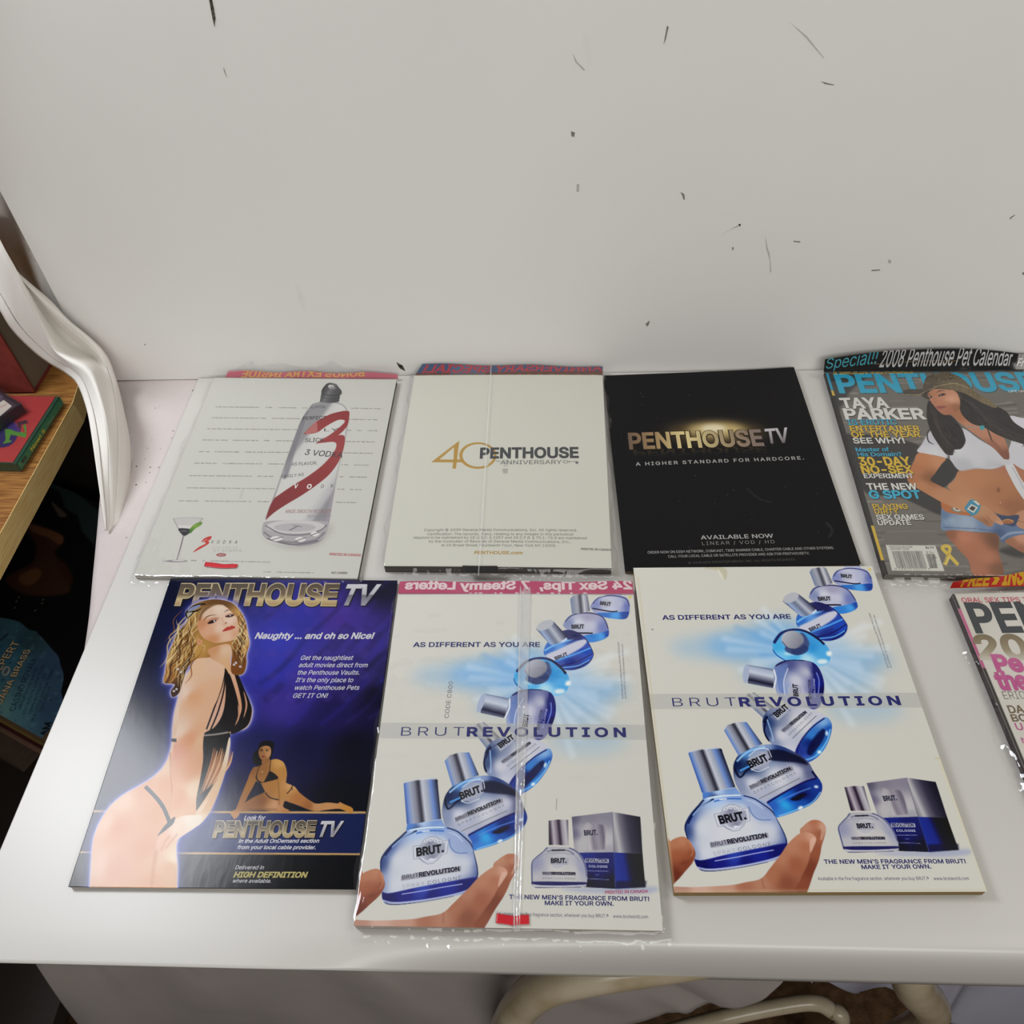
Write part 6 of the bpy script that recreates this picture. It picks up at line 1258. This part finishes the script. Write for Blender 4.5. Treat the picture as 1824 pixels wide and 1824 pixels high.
    p.poly([(513, 1168), (1148, 1054), (1158, 1110), (524, 1222)], '#a2a2ad', smooth=False); p.text('BRUT', (536, 1207), (708, 1177), 46, '#33314a', 0.0); p.text('REVOLUTION', (714, 1178), (1142, 1105), 46, '#1b1a2c', .05)
    p.text('SPRAY', (560, 1305), (800, 1262), 40, '#b0b3bd', 0, space=1.2); p.text('COLOGNE', (828, 1258), (1186, 1194), 38, '#8b8e9c', .01, space=1.2)
    # hand
    p.poly([(85, 1150), (110, 1130), (170, 1105), (230, 1098), (285, 1130), (325, 1190), (358, 1265), (350, 1330), (320, 1390), (250, 1470), (150, 1580), (60, 1620), (60, 1150)], B((130, 1170, '#bb8263'), (220, 1150, '#c08a6c'), (290, 1200, '#b67a5c'), (330, 1280, '#9a5c44'), (180, 1300, '#a96a4e'), (250, 1400, '#8f5440'), (140, 1520, '#7d4636')))
    p.line([(285, 1140), (325, 1210), (330, 1270), (310, 1310)], 9, '#d8a88c', alpha=.8, blur=.4); p.line([(200, 1390), (280, 1370), (330, 1320)], 8, '#6e3c2e', alpha=.6, blur=.6)
    p.poly([(1495, 1050), (1530, 985), (1590, 935), (1650, 915), (1720, 930), (1770, 980), (1775, 1040), (1755, 1120), (1730, 1200), (1715, 1290), (1690, 1380), (1640, 1500), (1590, 1650), (1540, 1740), (1420, 1740), (1440, 1600), (1560, 1300)], B((1560, 980, '#c08f74'), (1650, 940, '#b87a5e'), (1720, 1060, '#a5684e'), (1740, 1000, '#d0a68e'), (1690, 1250, '#a0654c'), (1620, 1450, '#8a523e'), (1530, 1650, '#965c46')))
    p.poly([(1735, 1000), (1770, 990), (1768, 1050), (1735, 1130), (1715, 1120)], '#c9a08c', alpha=.8)
    p.poly([(1440, 1100), (1500, 1060), (1570, 1050), (1640, 1075), (1672, 1115), (1655, 1180), (1610, 1270), (1600, 1340), (1560, 1440), (1500, 1560), (1440, 1660), (1400, 1740), (150, 1740), (100, 1700), (110, 1640), (220, 1640), (400, 1640), (740, 1620), (900, 1590), (1070, 1550), (1160, 1450), (1230, 1360), (1300, 1270), (1360, 1180)], B((1500, 1090, '#c28c70'), (1620, 1110, '#cfa088'), (1560, 1200, '#b57a5e'), (1400, 1200, '#bd886c'), (1300, 1330, '#b98468'), (1450, 1400, '#a86c52'), (1200, 1500, '#b27a5e'), (1350, 1600, '#97604a'), (1080, 1600, '#b98870'), (900, 1640, '#b07a62'), (700, 1660, '#c49a86'), (400, 1670, '#cda898'), (200, 1680, '#b9907e')))
    p.poly([(1600, 1180), (1620, 1110), (1668, 1120), (1650, 1190), (1610, 1270)], '#d8b29e', alpha=.8); p.line([(1080, 1540), (1090, 1600), (1110, 1660)], 9, '#8a5844', alpha=.6, blur=.6); p.line([(1600, 1310), (1580, 1400), (1500, 1540)], 8, '#7e4a38', alpha=.6, blur=.6)
    # boxed bottle at the lower right
    p.z(1480, 1360, .15351)
    p.poly([(500, 1035), (800, 1020), (1480, 995), (1650, 1010), (1560, 1060), (1300, 1085), (1000, 1075), (700, 1065)], '#9aa3c4', alpha=.65, blur=2.2)
    p.poly([(420, 230), (880, 167), (1016, 620), (560, 640)], B((440, 250, '#6a6678'), (620, 230, '#8c8894'), (860, 200, '#8f8b98'), (600, 380, '#aeaab0'), (620, 520, '#b9b6b6'), (900, 500, '#bdbabc'), (960, 600, '#a8a5ac'), (500, 420, '#77738a')), smooth=False)
    p.poly([(660, 320), (700, 300), (840, 318), (900, 590), (720, 605)], ('lin', (680, 460), (890, 430), [(0, '#bdb8bb'), (.2, '#8c8590'), (.5, '#a09aa4'), (.8, '#756e7c'), (1, '#aaa6ac')]), smooth=False, blur=.6); p.poly([(600, 320), (650, 300), (700, 360), (690, 580), (600, 640)], '#bab7b8', alpha=.6, blur=1.2)
    p.poly([(560, 632), (1016, 618), (1142, 1026), (700, 1012)], B((700, 660, '#2e3a8c'), (980, 650, '#2a3078'), (900, 800, '#252c74'), (1080, 980, '#15183c'), (800, 1000, '#14173a')), smooth=False)
    p.poly([(880, 167), (1218, 216), (1352, 626), (1016, 620)], ('lin', (940, 420), (1270, 380), [(0, '#8d8a90'), (.18, '#b9b7b8'), (.34, '#7d7a86'), (.6, '#4a4658'), (1, '#2b2838')]), smooth=False); p.poly([(1016, 620), (1352, 626), (1484, 1000), (1142, 1026)], ('lin', (1060, 800), (1420, 760), [(0, '#2f43a0'), (.35, '#2a3a92'), (.55, '#14183c'), (1, '#0d0d1c')]), smooth=False); p.poly([(1130, 940), (1480, 930), (1484, 1000), (1142, 1026)], '#16183a', smooth=False, alpha=.7, blur=1)
    p.line([(880, 167), (1016, 620), (1142, 1026)], 6, '#5b5870', smooth=False, alpha=.7); p.text('BRUT.', (622, 437), (778, 428), 54, '#20203a', .05)
    p.poly([(700, 692), (975, 694), (986, 738), (706, 738)], '#b9bac8', smooth=False); p.text('REVOLUTION', (718, 732), (972, 732), 32, '#23265c', .05); p.text('COLOGNE', (768, 795), (990, 795), 25, '#a9aed0', .03, space=1.1); p.line([(750, 830), (1012, 833)], 5, '#9aa0cc', smooth=False); p.line([(770, 918), (1042, 926)], 5, '#9aa0cc', smooth=False); p.line([(866, 875), (912, 875)], 10, '#5f66a8', smooth=False)
    m = p.poly([(232, 572), (190, 620), (130, 680), (88, 745), (108, 850), (140, 960), (165, 1010), (235, 1036), (500, 1026), (760, 1016), (792, 980), (770, 860), (715, 745), (640, 655), (560, 600), (478, 572)], B((120, 760, '#9a9cb4'), (300, 620, '#b4b2b8'), (400, 800, '#c9c6c2'), (600, 850, '#c7c4c0'), (700, 800, '#a2a4b8'), (200, 950, '#bcbabc')))
    p.line([(230, 580), (180, 640), (118, 700), (94, 750), (120, 860), (160, 1000)], 15, '#5f6488', clip=m); p.line([(480, 578), (580, 620), (660, 690), (730, 790), (775, 900)], 14, '#6b6f90', clip=m); p.line([(235, 625), (330, 605), (470, 610), (560, 650)], 12, '#6a6a86', clip=m, alpha=.8); p.line([(285, 610), (440, 605)], 16, '#2c2838'); p.line([(130, 720), (240, 650), (400, 640), (560, 660), (650, 740)], 7, '#8f90a6', alpha=.7)
    p.poly([(150, 965), (760, 958), (775, 985), (500, 1005), (220, 1000)], '#35356e', clip=m); p.line([(180, 1008), (400, 1010), (740, 996)], 9, '#c9c7d0', clip=m); p.line([(200, 1030), (450, 1028), (740, 1015)], 8, '#4a4c70', clip=m)
    p.poly([(163, 278), (163, 278), (270, 264), (390, 266), (390, 266), (470, 556), (470, 556), (340, 548), (238, 552)], ('lin', (195, 420), (435, 400), [(0, '#2b2434'), (.12, '#5a4c5c'), (.25, '#b9b2b8'), (.42, '#8b7f8c'), (.55, '#3a2f3e'), (.68, '#a39ba4'), (.85, '#c0bcc0'), (1, '#6c6674')]), smooth=False)
    p.ell(405, 735, 92, 78, '#a9a9b4'); p.ell(405, 735, 100, 86, '#d6d5d6', alpha=.4); p.poly([(295, 700), (510, 692), (520, 768), (310, 772)], '#a5a5b2', smooth=False, alpha=.7); p.text('BRUT.', (316, 753), (498, 748), 50, '#1a1622', .06)
    p.poly([(244, 852), (634, 850), (640, 886), (252, 888)], '#8f8c98', smooth=False); p.text('BRUT', (250, 882), (352, 882), 26, '#3a3646', .01); p.text('REVOLUTION', (356, 882), (634, 880), 27, '#1a1626', .06); p.text('SPRAYCOLOGNE', (265, 936), (650, 934), 20, '#8a8790', space=1.25)
    # stronger ink: darks a little deeper against the paper
    pap = hx('#cdcbc1'); im = pap + (p.img - pap) * 1.22; g = im.mean(axis=2, keepdims=True); p.img = np.clip(g + (im - g) * 0.9, 0.02, 1)
    # grey band and words
    p.z(*ZG)
    p.poly([(60, 664), (800, 660), (1480, 656), (1500, 726), (800, 732), (60, 737)], '#aeaeaa', smooth=False, alpha=.62)
    N = '#2b2d68'
    p.text('AS DIFFERENT AS YOU ARE', (188, 309), (806, 303), 21, N, .03)
    p.text('BRUT', (239, 724), (546, 721), 41, N, -.012, space=1.25); p.text('REVOLUTION', (560, 722), (1330, 714), 40, N, .045, space=1.35)
    p.text("THE NEW MEN'S FRAGRANCE FROM BRUT!", (965, 1472), (1640, 1469), 19, N, .03); p.text('MAKE IT YOUR OWN.', (1144, 1497), (1476, 1494), 19, N, .03)
    p.text('Available in the fine fragrance section, wherever you buy BRUT.®', (935, 1551), (1465, 1549), 16, '#5d5e78'); p.text('www.brutworld.com', (1487, 1550), (1655, 1549), 16, '#5d5e78')
    p.text('©2008 Idelle Labs, Ltd. All Rights Reserved. BRUT® BRUT REVOLUTION®', (1271, 538), (1181, 276), 8, '#7a7a88'); p.text('AS DIFFERENT AS YOU ARE are trademarks of Idelle Labs.', (1285, 538), (1200, 282), 8, '#7a7a88')
pg_ = Page(QG, paper='#cdcbc1', res=0.38); art_brut(pg_)
root, cn = magazine('unwrapped cream-edged magazine showing a hand under tumbling scent bottles', QG, 0.0085, ('#a8a294', '#b4aa94', '#8f7648', '#b09a68'))
pgG = Page(QG, res=0.38); pgG.copy_art(pg_)
pgG.z(*ZG); pgG.line([(60, 62), (400, 50), (700, 52)], 6, '#dedcd2', alpha=.6); pgG.poly([(390, 62), (430, 50), (495, 66), (490, 118), (470, 80), (440, 68)], '#b9b294', alpha=.7, blur=.4); pgG.line([(455, 66), (478, 112)], 4, '#e2dec8')
pgG.line([(1505, 960), (1740, 1600)], 14, '#d2cab0', alpha=.7, smooth=False, blur=.5); pgG.line([(250, 1600), (1735, 1596)], 7, '#bfb08a', alpha=.4, smooth=False, blur=.8); pgG.line([(70, 100), (245, 1590)], 7, '#c4b68e', alpha=.5, smooth=False, blur=.6)
pgG.ell(140, 355, 5, 4, '#8a8880'); pgG.line([(1490, 968), (1512, 970)], 3, '#b8a888')
page_obj('cover', pgG, cn, lambda u, v: 0.0005 * (1 - u) + 0.0002 * np.sin(v * 5), M_print, root)
# ---- F
root, cn = magazine('plastic-wrapped magazine showing a hand under tumbling scent bottles, red tape at its foot', QF, 0.008, ('#b45a6c', '#33484a', '#b2a89e', '#b4aea6'))
pgF = Page(QF, res=0.38); pgF.copy_art(pg_)
pgF.img = 1 - (1 - pgF.img) * 0.97
pgF.z(*ZF)
pgF.text('PRINTED IN CANADA', (1264, 1540), (1466, 1534), 14, '#b0365a', .02)
pgF.text('CODE C800', (527, 714), (548, 541), 20, '#6d6d70')
pgF.line([(1036, 1090), (1034, 1146)], 3, '#8a8880', smooth=False)
page_obj('cover', pgF, cn, lambda u, v: 0.0005 * np.sin(u * 3.1), M_print, root)
wr = wrapper(root, cn, 0.008, (3, 4, 10, 11), 47)
def head_f(p):
    p.z(*ZF)
    p.text('24 Sex Tips,  7 Steamy Letters', (318, 104), (1392, 104), 36, '#cfb9bb', .05, mirror=True)
    for k, x in enumerate((625, 650, 672, 742, 768, 842, 872, 942, 1010, 1042, 1100, 1165)): p.line([(x, 120), (x, 130)], 9 + (k % 3) * 4, '#cfb9bb', smooth=False)
header(wr, (0.0105, 0.0105, 0.0092, 0.0092), lambda u, v: 0.0008 * np.sin(u * 15) * (1 - v), head_f, Z(ZF, [(296, 68), (1392, 68), (1398, 126), (288, 124)]), 203, 10, '#a84a66', M_head)
patch('tape_tab', (Z(ZF, [(752, 1630), (800, 1638), (840, 1642), (870, 1638), (905, 1637)]), Z(ZF, [(748, 1676), (800, 1682), (836, 1688), (870, 1683), (906, 1682)])), 0.0098, M_tape['red'], wr)
patch('seam_strip', (Z(ZF, [(862, 66), (888, 64), (916, 66)]), Z(ZF, [(828, 1712), (846, 1714), (862, 1712)])), 0.0100, M_seam, wr, n=30, bow=0.0015, th=0.0001)
patch('seam_line', (Z(ZF, [(862, 66), (864, 66), (867, 66)]), Z(ZF, [(833, 1714), (835, 1714), (838, 1714)])), 0.0106, M_seam, wr, n=30, th=0.0002)

# ---- H: white cover at the picture's right edge
def art_h(p):
    p.z(*ZH)
    p.ell(1100, 900, 700, 900, '#d4d0c8', alpha=.5, blur=10)
    p.text('ORAL SEX TIPS T', (248, 333), (782, 328), 37, '#b5274c', .015)
    p.text('PENTHOUSE', (352, 572), (2395, 540), 226, '#35393d', .045)
    br = [(0, '#c0b9ad'), (.35, '#94876e'), (1, '#76684e')]
    p.text('20', (388, 792), (815, 787), 186, br, .05)
    p.text('Pe', (526, 892), (762, 890), 128, '#b8588a', .06, layer=2); p.text('the', (545, 1040), (806, 1037), 138, '#b8588a', .06, layer=3)
    p.text('ERIC', (590, 1120), (772, 1117), 64, '#6a665e', -.012)
    p.text('DA', (630, 1232), (760, 1230), 60, '#6f5f4a', .03); p.text('BO', (655, 1300), (785, 1298), 56, '#6f5f4a', .03); p.text('U', (690, 1370), (748, 1369), 56, '#b8588a', .02); p.text('N', (738, 1476), (790, 1474), 44, '#b8588a', .01)
    for a, b, c_ in ((0, .055, '#2a2a28'), (.055, .26, '#b45a80'), (.26, 1, '#3c3833')):
        P = np.array([(0, a * p.H), (2.4, a * p.H), (2.4, b * p.H), (0, b * p.H)]); p.lay(p.cover_edges(np.stack([P, np.roll(P, -1, axis=0)], axis=1)), c_)
root, cn = magazine('plastic-wrapped magazine with a white cover, large dark masthead and red strip on its wrapper', QH, ZTH, ('#8a3a34', '#8a867e', '#6a665e', '#4a3f40'))
ph = Page(QH, paper='#c6c1b6', res=0.5); art_h(ph)
page_obj('cover', ph, cn, flat0, M_print, root)
wr = wrapper(root, cn, ZTH, (6, 4, 6, 10), 59)
def head_h(p):
    p.z(*ZH)
    p.text('FREE » INSIDE!', (176, 206), (715, 182), 62, '#b98a1e', .05)
header(wr, (0.0115, 0.010, 0.006, 0.0055), lambda u, v: 0.0012 * np.sin(u * 12) * (1 - v), head_h, Z(ZH, [(172, 168), (1100, 40), (1100, 190), (146, 216)]), 190, 14, '#a3231f', M_head)
